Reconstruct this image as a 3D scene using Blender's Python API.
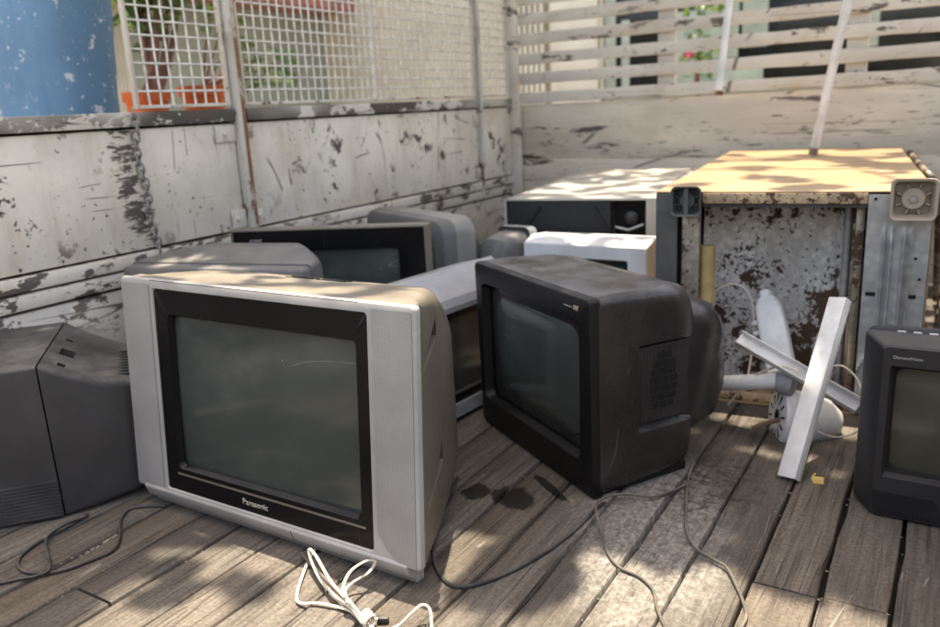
import bpy, bmesh, math, random
import numpy as np
from mathutils import Vector, Matrix, noise
R = math.radians
random.seed(7)
for o in list(bpy.data.objects): bpy.data.objects.remove(o)
scn = bpy.context.scene
COL = scn.collection

# ------------------------------------------------------------------ camera
CAM_H, FPX, CX, CY = 0.90, 786.0, 470.0, 313.5
def cam_axes(yaw, pitch, roll):
    f = np.array([math.sin(yaw)*math.cos(pitch), math.cos(yaw)*math.cos(pitch), -math.sin(pitch)])
    r = np.array([math.cos(yaw), -math.sin(yaw), 0.0]); d = np.cross(f, r)
    c, s = math.cos(roll), math.sin(roll)
    return c*r+s*d, -s*r+c*d, f
AR, AD, AF = cam_axes(R(-32.25), R(14.7), R(3.05))
cam = bpy.data.cameras.new('camera'); camo = bpy.data.objects.new('camera', cam); COL.objects.link(camo)
cam.sensor_width = 36; cam.lens = 36*FPX/940.0
cam.clip_start = 0.02; cam.clip_end = 500
camo.matrix_world = Matrix(((AR[0], -AD[0], -AF[0], 0), (AR[1], -AD[1], -AF[1], 0), (AR[2], -AD[2], -AF[2], CAM_H), (0, 0, 0, 1)))
cam.dof.use_dof = True; cam.dof.focus_distance = 1.5; cam.dof.aperture_fstop = 3.2
scn.camera = camo
# pixel of the photograph -> point on a floor-parallel plane / a plane of constant X / of constant Y
def ray(x, y): return AR*(x-CX)+AD*(y-CY)+AF*FPX
def flo(x, y, z=0.0):
    d = ray(x, y); t = (z-CAM_H)/d[2]; return Vector((d[0]*t, d[1]*t, z))
def onX(x, y, X):
    d = ray(x, y); t = X/d[0]; return Vector((X, d[1]*t, CAM_H+d[2]*t))
def onY(x, y, Y):
    d = ray(x, y); t = Y/d[1]; return Vector((d[0]*t, Y, CAM_H+d[2]*t))

# ------------------------------------------------------------------ sky, sun, exposure
SUN = Vector((-0.10, 0.14, 1.0)).normalized()
w = bpy.data.worlds.new('World'); scn.world = w; w.use_nodes = True
nt = w.node_tree; nt.nodes.clear()
sk = nt.nodes.new('ShaderNodeTexSky'); sk.sky_type = 'NISHITA'; sk.sun_disc = False
sk.sun_elevation = math.asin(SUN.z); sk.sun_rotation = math.atan2(SUN.x, SUN.y)
sk.air_density = 1.0; sk.dust_density = 4.0; sk.ozone_density = 1.0
bg = nt.nodes.new('ShaderNodeBackground'); bg.inputs[1].default_value = 0.15
ow = nt.nodes.new('ShaderNodeOutputWorld')
nt.links.new(sk.outputs[0], bg.inputs[0]); nt.links.new(bg.outputs[0], ow.inputs[0])
sl = bpy.data.lights.new('sun', 'SUN'); sl.energy = 2.9; sl.angle = R(0.53); sl.color = (1.0, 0.985, 0.955)
so = bpy.data.objects.new('sun', sl); COL.objects.link(so)
so.rotation_euler = SUN.to_track_quat('Z', 'Y').to_euler(); so.location = SUN*30
scn.view_settings.view_transform = 'Standard'; scn.view_settings.look = 'None'
scn.view_settings.gamma = 1.0; scn.view_settings.exposure = 2.12
scn.view_settings.use_white_balance = True; scn.view_settings.white_balance_temperature = 8600
scn.cycles.max_bounces = 7; scn.cycles.diffuse_bounces = 4; scn.cycles.glossy_bounces = 4; scn.cycles.transmission_bounces = 4

# ------------------------------------------------------------------ node helpers
class NT:
    def __init__(s, name):
        s.m = bpy.data.materials.new(name); s.m.use_nodes = True
        s.t = s.m.node_tree; s.b = s.t.nodes['Principled BSDF']; s.out = s.t.nodes['Material Output']
    def put(s, sock, v):
        if hasattr(v, 'is_linked') or hasattr(v, 'links'): s.t.links.new(v, sock)
        else:
            if isinstance(v, (tuple, list)) and len(v) == 3 and len(sock.default_value) == 4: v = (*v, 1)
            sock.default_value = v
    def node(s, typ, **kw):
        n = s.t.nodes.new(typ)
        for k, v in kw.items(): setattr(n, k, v)
        return n
    def obj(s): return s.node('ShaderNodeTexCoord').outputs['Object']
    def pos(s): return s.node('ShaderNodeNewGeometry').outputs['Position']
    def nor(s): return s.node('ShaderNodeNewGeometry').outputs['Normal']
    def rand(s): return s.node('ShaderNodeObjectInfo').outputs['Random']
    def scale(s, v, sc, loc=(0, 0, 0), rot=(0, 0, 0)):
        n = s.node('ShaderNodeMapping'); s.put(n.inputs[0], v); s.put(n.inputs[1], loc); n.inputs[2].default_value = rot; n.inputs[3].default_value = sc if isinstance(sc, tuple) else (sc,)*3
        return n.outputs[0]
    def noise(s, v, scale=5, detail=4, rough=0.55, dist=0.0):
        n = s.node('ShaderNodeTexNoise'); s.put(n.inputs['Vector'], v)
        n.inputs['Scale'].default_value = scale; n.inputs['Detail'].default_value = detail; n.inputs['Roughness'].default_value = rough; n.inputs['Distortion'].default_value = dist
        return n.outputs[0]
    def noisec(s, v, scale=5, detail=2):
        n = s.node('ShaderNodeTexNoise'); s.put(n.inputs['Vector'], v); n.inputs['Scale'].default_value = scale; n.inputs['Detail'].default_value = detail
        return n.outputs['Color']
    def voro(s, v, scale=5, feature='F1', rnd=1.0):
        n = s.node('ShaderNodeTexVoronoi', feature=feature); s.put(n.inputs['Vector'], v); n.inputs['Scale'].default_value = scale; n.inputs['Randomness'].default_value = rnd
        return n.outputs['Distance']
    def math(s, op, a, b=0.0, c=0.0, clamp=False):
        n = s.node('ShaderNodeMath', operation=op, use_clamp=clamp); s.put(n.inputs[0], a); s.put(n.inputs[1], b); s.put(n.inputs[2], c); return n.outputs[0]
    def step(s, v, lo, hi):
        n = s.node('ShaderNodeMapRange', interpolation_type='SMOOTHSTEP'); s.put(n.inputs[0], v)
        n.inputs[1].default_value = lo; n.inputs[2].default_value = hi; return n.outputs[0]
    def mix(s, f, a, b):
        n = s.node('ShaderNodeMix', data_type='RGBA'); s.put(n.inputs[0], f); s.put(n.inputs[6], a); s.put(n.inputs[7], b); return n.outputs[2]
    def mul(s, a, b): return s.math('MULTIPLY', a, b)
    def sep(s, v):
        n = s.node('ShaderNodeSeparateXYZ'); s.put(n.inputs[0], v); return n.outputs
    def add(s, a, b):
        n = s.node('ShaderNodeVectorMath', operation='ADD'); s.put(n.inputs[0], a); s.put(n.inputs[1], b); return n.outputs[0]
    def bump(s, h, strength=0.3, dist=0.002):
        n = s.node('ShaderNodeBump'); s.put(n.inputs['Height'], h); n.inputs['Strength'].default_value = strength; n.inputs['Distance'].default_value = dist
        s.t.links.new(n.outputs[0], s.b.inputs['Normal'])
    def done(s, col, rough=0.5, metal=0.0, spec=0.5):
        s.put(s.b.inputs['Base Color'], col); s.put(s.b.inputs['Roughness'], rough); s.put(s.b.inputs['Metallic'], metal); s.b.inputs['Specular IOR Level'].default_value = spec
        return s.m
    # thin irregular scratch lines
    def lines(s, v, scale, width, dist=0.0):
        n = s.noise(v, scale, 0.0, 0.5, dist*0.3); return s.step(s.math('ABSOLUTE', s.math('SUBTRACT', n, 0.5)), width, 0.0)

def plastic(name, col, rough=0.45, dust_or_sheen=0.35, dust_or_sheen_col=(0.42, 0.39, 0.35), bump=0.08, scratch=0.5, spec=0.45):
    n = NT(name); v = n.obj()
    big = n.noise(v, 4, 5, 0.6); fine = n.noise(v, 260, 2, 0.5)
    c = n.mix(n.step(big, 0.3, 0.7), tuple(x*0.82 for x in col), tuple(min(1, x*1.15) for x in col))
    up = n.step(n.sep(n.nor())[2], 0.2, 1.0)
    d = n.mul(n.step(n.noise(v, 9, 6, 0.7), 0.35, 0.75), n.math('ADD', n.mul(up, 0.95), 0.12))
    c = n.mix(n.mul(d, dust_or_sheen), c, dust_or_sheen_col)
    sc = n.mul(n.lines(n.scale(v, (1.0, 0.5, 0.12), rot=(R(20), R(35), 0)), 16, 0.010), n.step(n.noise(v, 7, 2), 0.58, 0.66))
    c = n.mix(n.mul(sc, scratch*0.5), c, tuple(min(1, x*2+0.15) for x in col))
    n.bump(fine, bump, 0.0008)
    r = n.math('ADD', rough-0.06, n.mul(n.noise(v, 14, 5, 0.65), 0.2))
    r = n.math('ADD', r, n.mul(d, 0.2), clamp=True)
    return n.done(c, r, 0.0, spec)

def peel(name, base, chip, amt=0.5, scale=9.0, rust=0.3, seed=0.0, stretch=(1, 1, 1), chain=None, dirt=(0.46, 0.36, 0.26), scr=True):
    n = NT(name); v = n.scale(n.obj(), stretch, (seed, seed*0.7, seed*0.3))
    vw = n.add(v, n.scale(n.noisec(v, 6, 3), 0.06))
    c = n.mix(n.step(n.noise(v, 2.2, 5, 0.6), 0.30, 0.62), tuple(x*0.76 for x in base), base)
    c = n.mix(n.mul(n.step(n.noise(n.scale(v, (3, 3, 0.7)), 2.5, 6, 0.7), 0.45, 0.72), 0.55), c, dirt)
    c = n.mix(n.mul(n.step(n.noise(v, 1.6, 3, 0.6), 0.56, 0.74), 0.42), c, (0.40, 0.29, 0.17))
    lim = 0.70-0.15*amt
    chips = n.step(n.noise(vw, scale, 7, 0.70), lim, lim+0.02)
    zone = n.step(n.noise(v, 1.9, 2, 0.55), 0.34, 0.52)
    chips = n.mul(chips, zone)
    speck = n.mul(n.step(n.noise(v, scale*5, 4, 0.6), 0.63, 0.67), n.step(n.noise(v, 3.2, 2), 0.36, 0.56))
    sc1 = n.mul(n.lines(n.scale(v, (1, 1.6, 0.30), rot=(R(18), R(18), 0)), 4.0, 0.012, 1.0), n.step(n.noise(v, 4.2, 2), 0.55, 0.60))
    sc2 = n.mul(n.lines(n.scale(v, (0.18, 0.30, 2.6), rot=(R(-8), R(4), 0)), 4.5, 0.016, 0.6), n.step(n.noise(n.scale(v, 1, (3, 3, 3)), 3.6, 2), 0.54, 0.60))
    mask = n.math('MAXIMUM', n.math('MAXIMUM', chips, speck), n.math('MAXIMUM', sc1, sc2) if scr else 0.0)
    if chain is not None:
        y = n.sep(n.obj())[1]; z = n.sep(n.obj())[2]
        yy = n.math('ADD', y, n.mul(z, 0.06))
        dd = n.math('ABSOLUTE', n.math('SUBTRACT', yy, chain))
        rub = n.step(n.math('ADD', dd, n.mul(n.math('SUBTRACT', n.noise(n.scale(n.obj(), (1, 0.6, 3.5)), 11, 4, 0.7), 0.5), 0.22)), 0.042, 0.030)
        rub = n.mul(rub, n.step(n.noise(n.scale(n.obj(), (1, 0.5, 2.2)), 14, 5, 0.7), 0.44, 0.52))
        mask = n.math('MAXIMUM', mask, rub)
    chipc = n.mix(n.mul(n.step(n.noise(v, 11, 4), 0.56, 0.66), rust), chip, (0.20, 0.085, 0.035))
    c = n.mix(mask, c, chipc)
    n.bump(n.math('SUBTRACT', n.mul(n.noise(v, 22, 3, 0.65), 0.5), chips), 0.4, 0.003)
    r = n.math('ADD', 0.50, n.mul(mask, 0.25))
    return n.done(c, r, 0.0, 0.35)

def simple(name, col, rough=0.6, metal=0.0, var=0.15, scale=6, bump=0.1, spec=0.4):
    n = NT(name); v = n.obj()
    f = n.noise(v, scale, 6, 0.62)
    c = n.mix(n.step(f, 0.3, 0.7), tuple(x*(1-var) for x in col), tuple(min(1, x*(1+var)) for x in col))
    n.bump(n.noise(v, scale*12, 3), bump, 0.001)
    return n.done(c, n.math('ADD', rough-0.08, n.mul(f, 0.16)), metal, spec)

def wood():
    n = NT('weathered_plank'); o = n.obj(); p = n.pos(); rnd = n.rand()
    sh = n.node('ShaderNodeCombineXYZ'); n.put(sh.inputs[0], n.mul(rnd, 37.0)); n.put(sh.inputs[1], n.mul(rnd, 91.0))
    v = n.add(o, sh.outputs[0])
    vw = n.add(v, n.scale(n.noisec(n.scale(v, (6, 1.2, 6)), 1.0, 2), (0.018, 0, 0)))
    g1 = n.noise(n.scale(vw, (55, 2.2, 55)), 1.0, 6, 0.66)
    g2 = n.noise(n.scale(vw, (260, 9.0, 260)), 1.0, 5, 0.66)
    g4 = n.noise(p, 130, 4, 0.7)
    g3 = n.noise(n.scale(v, (9, 2.2, 9)), 1.0, 6, 0.65)
    c = n.mix(n.step(g1, 0.28, 0.72), (0.066, 0.056, 0.047), (0.142, 0.121, 0.101))
    c = n.mix(n.mul(n.step(g2, 0.46, 0.68), 0.42), c, (0.195, 0.168, 0.140))
    c = n.mix(n.mul(n.step(g4, 0.53, 0.62), 0.6), c, (0.055, 0.045, 0.037))
    c = n.mix(n.mul(n.step(g4, 0.45, 0.36), 0.45), c, (0.20, 0.176, 0.150))
    c = n.mix(n.mul(n.step(g2, 0.46, 0.34), 0.5), c, (0.055, 0.043, 0.034))
    c = n.mix(n.mul(n.step(g3, 0.48, 0.75), 0.60), c, (0.10, 0.083, 0.068))
    crack = n.mul(n.step(n.math('ABSOLUTE', n.math('SUBTRACT', n.noise(n.scale(vw, (30, 0.8, 30)), 1.0, 2, 0.5), 0.52)), 0.022, 0.006), n.step(n.noise(n.scale(v, (14, 2, 14)), 1.0, 2), 0.46, 0.54))
    c = n.mix(n.mul(crack, 0.5), c, (0.02, 0.016, 0.013))
    # per-plank tone
    tone = n.node('ShaderNodeHueSaturation'); n.put(tone.inputs['Color'], c)
    n.put(tone.inputs['Value'], n.math('ADD', 0.74, n.mul(rnd, 0.55))); n.put(tone.inputs['Saturation'], n.math('ADD', 0.75, n.mul(n.math('FRACT', n.mul(rnd, 7.3)), 0.35)))
    c = tone.outputs[0]
    # long pale drag scratches
    s1 = n.mul(n.lines(n.scale(p, (1.0, 0.07, 1), rot=(0, 0, R(24))), 22.0, 0.012), n.step(n.noise(p, 5.1, 2), 0.58, 0.64))
    s2 = n.mul(n.lines(n.scale(p, (1.0, 0.06, 1), (4, 2, 0), rot=(0, 0, R(-48))), 18.0, 0.010), n.step(n.noise(n.scale(p, 1, (9, 1, 0)), 4.6, 2), 0.60, 0.66))
    c = n.mix(n.mul(n.math('MAXIMUM', s1, s2), 0.35), c, (0.42, 0.39, 0.36))
    # broad dirt
    c = n.mix(n.mul(n.step(n.noise(p, 3.2, 6, 0.65), 0.50, 0.72), 0.55), c, (0.075, 0.063, 0.053))
    # pale powder spilled beside the black television
    q = n.sep(p)
    def blob(cx, cy, rx, ry, ang, soft0, soft1, nz, nsc):
        m = n.sep(n.scale(n.add(p, (-cx, -cy, 0)), (1, 1, 0), rot=(0, 0, R(ang))))
        d = n.math('ADD', n.math('POWER', n.math('DIVIDE', m[0], rx), 2.0), n.math('POWER', n.math('DIVIDE', m[1], ry), 2.0))
        d = n.math('ADD', d, n.mul(n.math('SUBTRACT', n.noise(n.scale(p, (1.6, 0.6, 1)), nsc, 6, 0.72), 0.5), nz))
        return n.step(d, soft1, soft0)
    pw = blob(-0.50, 1.47, 0.17, 0.42, -14, 0.2, 1.3, 2.4, 9)
    pw = n.mul(pw, n.math('ADD', 0.16, n.mul(n.step(n.noise(n.scale(p, (75, 60, 1)), 1.0, 6, 0.78), 0.38, 0.70), 0.84)))
    c = n.mix(n.mul(pw, 0.55), c, (0.46, 0.445, 0.42))
    gm = blob(-0.43, 1.74, 0.13, 0.20, -10, 0.2, 1.2, 2.2, 12)
    c = n.mix(n.mul(gm, n.mul(n.step(n.noise(p, 34, 5, 0.7), 0.46, 0.60), 0.8)), c, (0.03, 0.026, 0.023))
    # oily wet stain
    w1 = blob(-0.835, 1.475, 0.075, 0.055, 20, 0.50, 0.85, 2.8, 16)
    w2 = blob(-0.93, 1.46, 0.04, 0.05, 0, 0.5, 0.85, 2.4, 20)
    w3 = blob(-0.78, 1.555, 0.09, 0.016, 35, 0.5, 0.8, 2.0, 18)
    wet = n.math('MAXIMUM', n.math('MAXIMUM', w1, w2), w3)
    c = n.mix(n.mul(wet, 0.95), c, (0.012, 0.010, 0.008))
    hgt = n.math('ADD', n.math('ADD', n.mul(g2, 0.6), n.mul(g1, 0.6)), n.math('SUBTRACT', n.mul(n.noise(p, 60, 4), 0.2), n.mul(crack, 0.7)))
    n.bump(hgt, 0.7, 0.003)
    r = n.math('SUBTRACT', n.math('ADD', 0.68, n.mul(g2, 0.2)), n.mul(wet, 0.28))
    return n.done(c, r, 0.0, 0.3)

def rusty_sheet(name, base=(0.50, 0.49, 0.47), amt=1.0, metal=0.55, scale=1.0):
    n = NT(name); v = n.obj()
    vw = n.add(v, n.scale(n.noisec(v, 14, 3), 0.05))
    c = n.mix(n.step(n.voro(vw, 45), 0.1, 0.7), tuple(x*1.1 for x in base), tuple(x*0.8 for x in base))
    c = n.mix(n.mul(n.step(n.noise(n.scale(v, (6, 6, 2)), 1.0, 5), 0.45, 0.7), 0.5), c, (0.26, 0.21, 0.16))
    zone = n.noise(v, 5.5*scale, 3, 0.6)
    r1 = n.step(n.math('ADD', n.mul(n.noise(vw, 22*scale, 7, 0.68), 0.65), n.mul(zone, 0.62)), 0.690-0.045*amt, 0.712-0.045*amt)
    r2 = n.step(n.math('ADD', n.mul(n.noise(vw, 75*scale, 5, 0.6), 0.72), n.mul(zone, 0.38)), 0.605, 0.63)
    rm = n.math('MAXIMUM', r1, r2)
    rc = n.mix(n.noise(v, 60, 4, 0.7), (0.030, 0.017, 0.011), (0.13, 0.070, 0.040))
    c = n.mix(rm, c, rc)
    n.bump(n.math('ADD', rm, n.noise(v, 8, 3)), 0.4, 0.003)
    return n.done(c, n.math('ADD', 0.34, n.mul(rm, 0.5)), n.mul(n.math('SUBTRACT', 1.0, rm), metal))

def galv():
    n = NT('galvanised_steel'); v = n.obj()
    s = n.voro(n.add(v, n.scale(n.noisec(v, 10), 0.03)), 38)
    c = n.mix(n.step(s, 0.0, 0.8), (0.47, 0.47, 0.46), (0.34, 0.345, 0.345))
    c = n.mix(n.mul(n.step(n.noise(v, 7, 6, 0.7), 0.5, 0.75), 0.6), c, (0.30, 0.25, 0.20))
    n.bump(n.noise(v, 40, 4), 0.15, 0.002)
    return n.done(c, n.math('ADD', 0.35, n.mul(n.noise(v, 12, 4), 0.25)), 0.5)

def screen_glass(name, tint=(0.085, 0.10, 0.092)):
    n = NT(name); v = n.obj()
    c = n.mix(n.step(n.noise(v, 3, 4), 0.3, 0.7), tuple(x*0.85 for x in tint), tuple(x*1.12 for x in tint))
    dust_or_sheen = n.mul(n.step(n.noise(n.scale(v, (1, 1, 1.8), rot=(0, R(25), 0)), 4, 5, 0.6), 0.45, 0.8), 0.16)
    c = n.mix(dust_or_sheen, c, (0.26, 0.25, 0.22))
    sp = n.step(n.voro(v, 30), 0.045, 0.02)
    c = n.mix(n.mul(sp, n.step(n.noise(v, 6, 2), 0.5, 0.6)), c, (0.45, 0.43, 0.40))
    sm = n.mul(n.lines(n.scale(v, (0.25, 1, 1.6), rot=(0, R(20), 0)), 14, 0.012), n.step(n.noise(v, 6, 2), 0.58, 0.66))
    c = n.mix(n.mul(sm, 0.25), c, (0.4, 0.4, 0.38))
    return n.done(c, n.math('ADD', 0.05, n.mul(n.noise(v, 6, 5, 0.65), 0.14)), 0.0, 0.5)

def grille_dots(name, col, pitch=0.0032):
    n = NT(name); o = n.sep(n.obj()); k = math.pi/pitch
    a = n.math('SINE', n.mul(n.math('ADD', o[0], o[2]), k)); b = n.math('SINE', n.mul(n.math('SUBTRACT', o[0], o[2]), k))
    d = n.step(n.mul(a, b), 0.05, 0.55)
    base = n.mix(n.step(n.noise(n.obj(), 8, 5), 0.3, 0.7), tuple(x*0.9 for x in col), tuple(x*1.08 for x in col))
    c = n.mix(n.mul(d, 0.6), base, tuple(x*0.35 for x in col))
    n.bump(n.math('SUBTRACT', 1.0, d), 0.5, 0.0006)
    return n.done(c, 0.5, 0.25)

M = {}
M['wood'] = wood()
M['bed'] = simple('dark_bed_steel', (0.03, 0.027, 0.024), 0.8)
M['peel_side'] = peel('peeling_white_paint', (0.76, 0.69, 0.605), (0.095, 0.078, 0.068), 0.74, 9, 0.35, 0.0, chain=-0.20)
M['peel_rail'] = peel('peeling_rail_paint', (0.66, 0.62, 0.56), (0.085, 0.072, 0.062), 1.5, 7, 0.3, 3.1, (1, 0.6, 1.2))
M['peel_low'] = peel('heavily_worn_paint', (0.68, 0.62, 0.55), (0.11, 0.095, 0.083), 1.05, 13, 0.3, 5.7, (1, 0.6, 1.3))
M['peel_back'] = peel('cracked_white_paint', (0.70, 0.61, 0.50), (0.12, 0.10, 0.088), 0.78, 8, 0.3, 8.3, (0.35, 1, 2.2), dirt=(0.46, 0.38, 0.28))
M['peel_slat'] = peel('slat_paint', (0.68, 0.62, 0.54), (0.14, 0.12, 0.10), 0.72, 9, 0.2, 11.0, (0.6, 1, 1.6))
M['post'] = peel('rusty_post_paint', (0.56, 0.48, 0.38), (0.24, 0.115, 0.055), 1.7, 12, 1.0, 2.2, (1, 1, 0.4))
M['post_grey'] = peel('grey_post_paint', (0.58, 0.55, 0.50), (0.16, 0.09, 0.05), 1.1, 12, 0.8, 6.6, (1, 1, 0.5))
M['wire'] = simple('galvanised_wire', (0.64, 0.62, 0.58), 0.5, 0.2, 0.25, 30)
M['frame'] = peel('mesh_frame_paint', (0.62, 0.58, 0.52), (0.20, 0.12, 0.07), 1.0, 12, 0.9, 4.4, (1, 1, 0.5))
M['steel'] = simple('dull_steel', (0.34, 0.33, 0.32), 0.42, 0.8, 0.25, 20)
M['chain'] = simple('worn_chain_steel', (0.26, 0.25, 0.24), 0.45, 0.75, 0.3, 60)
M['rust'] = simple('rust', (0.16, 0.075, 0.035), 0.85, 0.0, 0.4, 40, 0.4)
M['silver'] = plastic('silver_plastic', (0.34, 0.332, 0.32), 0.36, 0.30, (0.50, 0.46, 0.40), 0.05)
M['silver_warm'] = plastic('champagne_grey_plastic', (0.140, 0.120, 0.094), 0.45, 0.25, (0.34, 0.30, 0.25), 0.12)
M['silver_grille'] = grille_dots('silver_speaker_grille', (0.35, 0.343, 0.335))
M['black_gloss'] = plastic('black_gloss_plastic', (0.005, 0.005, 0.0055), 0.20, 0.012, (0.3, 0.28, 0.25), 0.03, 0.4, 0.2)
M['vent_grey'] = plastic('vent_grey_plastic', (0.034, 0.031, 0.029), 0.42, 0.15)
M['black_satin'] = plastic('black_satin_plastic', (0.006, 0.006, 0.0065), 0.40, 0.03, (0.3, 0.28, 0.25), 0.05, 0.3, 0.3)
M['black_matt'] = plastic('black_matt_plastic', (0.010, 0.010, 0.011), 0.5, 0.05, (0.3, 0.28, 0.25), 0.1, 0.3, 0.3)
M['charcoal'] = plastic('charcoal_plastic', (0.020, 0.020, 0.022), 0.38, 0.08, (0.34, 0.32, 0.30), 0.15, 0.4)
M['brown_black'] = plastic('brown_black_plastic', (0.021, 0.0182, 0.0168), 0.24, 0.42, (0.26, 0.265, 0.28), 0.12, 0.4)  # bluish dust on upward faces also paints in the sky sheen
M['purple_grey'] = plastic('dusty_dark_grey_plastic', (0.040, 0.038, 0.038), 0.48, 0.40, (0.26, 0.26, 0.27), 0.2, 0.5)
M['grey_tv'] = plastic('mid_grey_plastic', (0.12, 0.118, 0.116), 0.5, 0.35, (0.34, 0.32, 0.30), 0.15, 0.4)
M['light_grey'] = plastic('light_grey_plastic', (0.30, 0.31, 0.33), 0.42, 0.3, (0.5, 0.47, 0.43), 0.08, 0.3)
M['grey_side'] = plastic('silver_grey_plastic', (0.22, 0.215, 0.205), 0.42, 0.35, (0.4, 0.37, 0.33), 0.08, 0.3)
M['white_plastic'] = plastic('white_plastic', (0.62, 0.63, 0.64), 0.4, 0.25, (0.52, 0.48, 0.42), 0.05, 0.2)
M['fan_white'] = plastic('dirty_white_enamel', (0.70, 0.70, 0.69), 0.35, 0.8, (0.30, 0.26, 0.21), 0.06, 0.8)
M['fan_grey'] = plastic('fan_grey_plastic', (0.25, 0.25, 0.27), 0.5, 0.2)
M['screen'] = screen_glass('crt_glass', (0.046, 0.054, 0.050))
M['screen_dark'] = screen_glass('crt_glass_dark', (0.030, 0.036, 0.035))
M['screen_green'] = screen_glass('crt_glass_green', (0.052, 0.052, 0.040))
M['logo_silver'] = simple('logo_silver', (0.62, 0.58, 0.52), 0.35, 0.5)
M['logo_grey'] = simple('logo_grey', (0.42, 0.42, 0.43), 0.5)
M['logo_gold'] = simple('logo_gold', (0.70, 0.55, 0.36), 0.4, 0.4)
M['hole'] = simple('unlit_hole', (0.006, 0.006, 0.006), 0.9)
M['tan'] = plastic('tan_enamel', (0.35, 0.235, 0.128), 0.26, 0.5, (0.31, 0.23, 0.155), 0.03, 0.35)
M['cream'] = plastic('cream_enamel', (0.43, 0.405, 0.36), 0.35, 0.35, (0.36, 0.33, 0.285), 0.03, 0.3)
M['tan_rusty'] = rusty_sheet('tan_rusty_edge', (0.52, 0.37, 0.22), 0.6, 0.0, 1.6)
M['sheet'] = rusty_sheet('rust_spotted_sheet', (0.80, 0.79, 0.77), 0.35, 0.1)
M['brown_metal'] = rusty_sheet('brown_stained_metal', (0.34, 0.29, 0.23), 0.6, 0.5)
M['galv'] = galv()
M['flange'] = simple('dark_grey_flange', (0.07, 0.07, 0.065), 0.55, 0.1, 0.3)
M['foot_beige'] = plastic('beige_plastic', (0.34, 0.28, 0.21), 0.5, 0.4, (0.4, 0.33, 0.26))
M['brass'] = simple('yellow_tube', (0.50, 0.36, 0.16), 0.45, 0.1, 0.3)
M['cord_white'] = plastic('ivory_cord', (0.60, 0.54, 0.44), 0.5, 0.5, (0.30, 0.25, 0.2), 0.03)
M['cord_black'] = plastic('black_cord', (0.022, 0.022, 0.024), 0.5, 0.25)
M['cord_grey'] = plastic('grey_brown_cord', (0.075, 0.066, 0.056), 0.5, 0.4, (0.35, 0.31, 0.26))
M['pole_grey'] = simple('dull_white_tube', (0.70, 0.72, 0.74), 0.32, 0.1, 0.15, 10)
M['chip'] = simple('yellow_wood_chip', (0.68, 0.46, 0.14), 0.6)
M['grit'] = simple('pale_grit', (0.24, 0.22, 0.19), 0.8, 0, 0.4, 90)
M['twig'] = simple('twig_bark', (0.17, 0.10, 0.06), 0.8)

# ------------------------------------------------------------------ mesh helpers
def rr(x0, x1, z0, z1, r, n=4):
    r = min(r, (x1-x0)/2-1e-4, (z1-z0)/2-1e-4); out = []
    for cx, cz, a0 in ((x1-r, z1-r, 0), (x0+r, z1-r, 90), (x0+r, z0+r, 180), (x1-r, z0+r, 270)):
        for k in range(n+1):
            a = R(a0+90*k/n); out.append((cx+r*math.cos(a), cz+r*math.sin(a)))
    return out
def sec(y, x0, x1, z0, z1, r, n=4): return [(a, y, b) for a, b in rr(x0, x1, z0, z1, r, n)]
def spline(pts, n=8):
    P = [Vector(p) for p in pts]; P = [2*P[0]-P[1]]+P+[2*P[-1]-P[-2]]; out = []
    for i in range(1, len(P)-2):
        for k in range(n):
            t = k/n; a, b, c, d = P[i-1:i+3]
            out.append(0.5*((2*b)+(c-a)*t+(2*a-5*b+4*c-d)*t*t+(3*b-a-3*c+d)*t**3))
    out.append(P[-2]); return out

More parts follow.
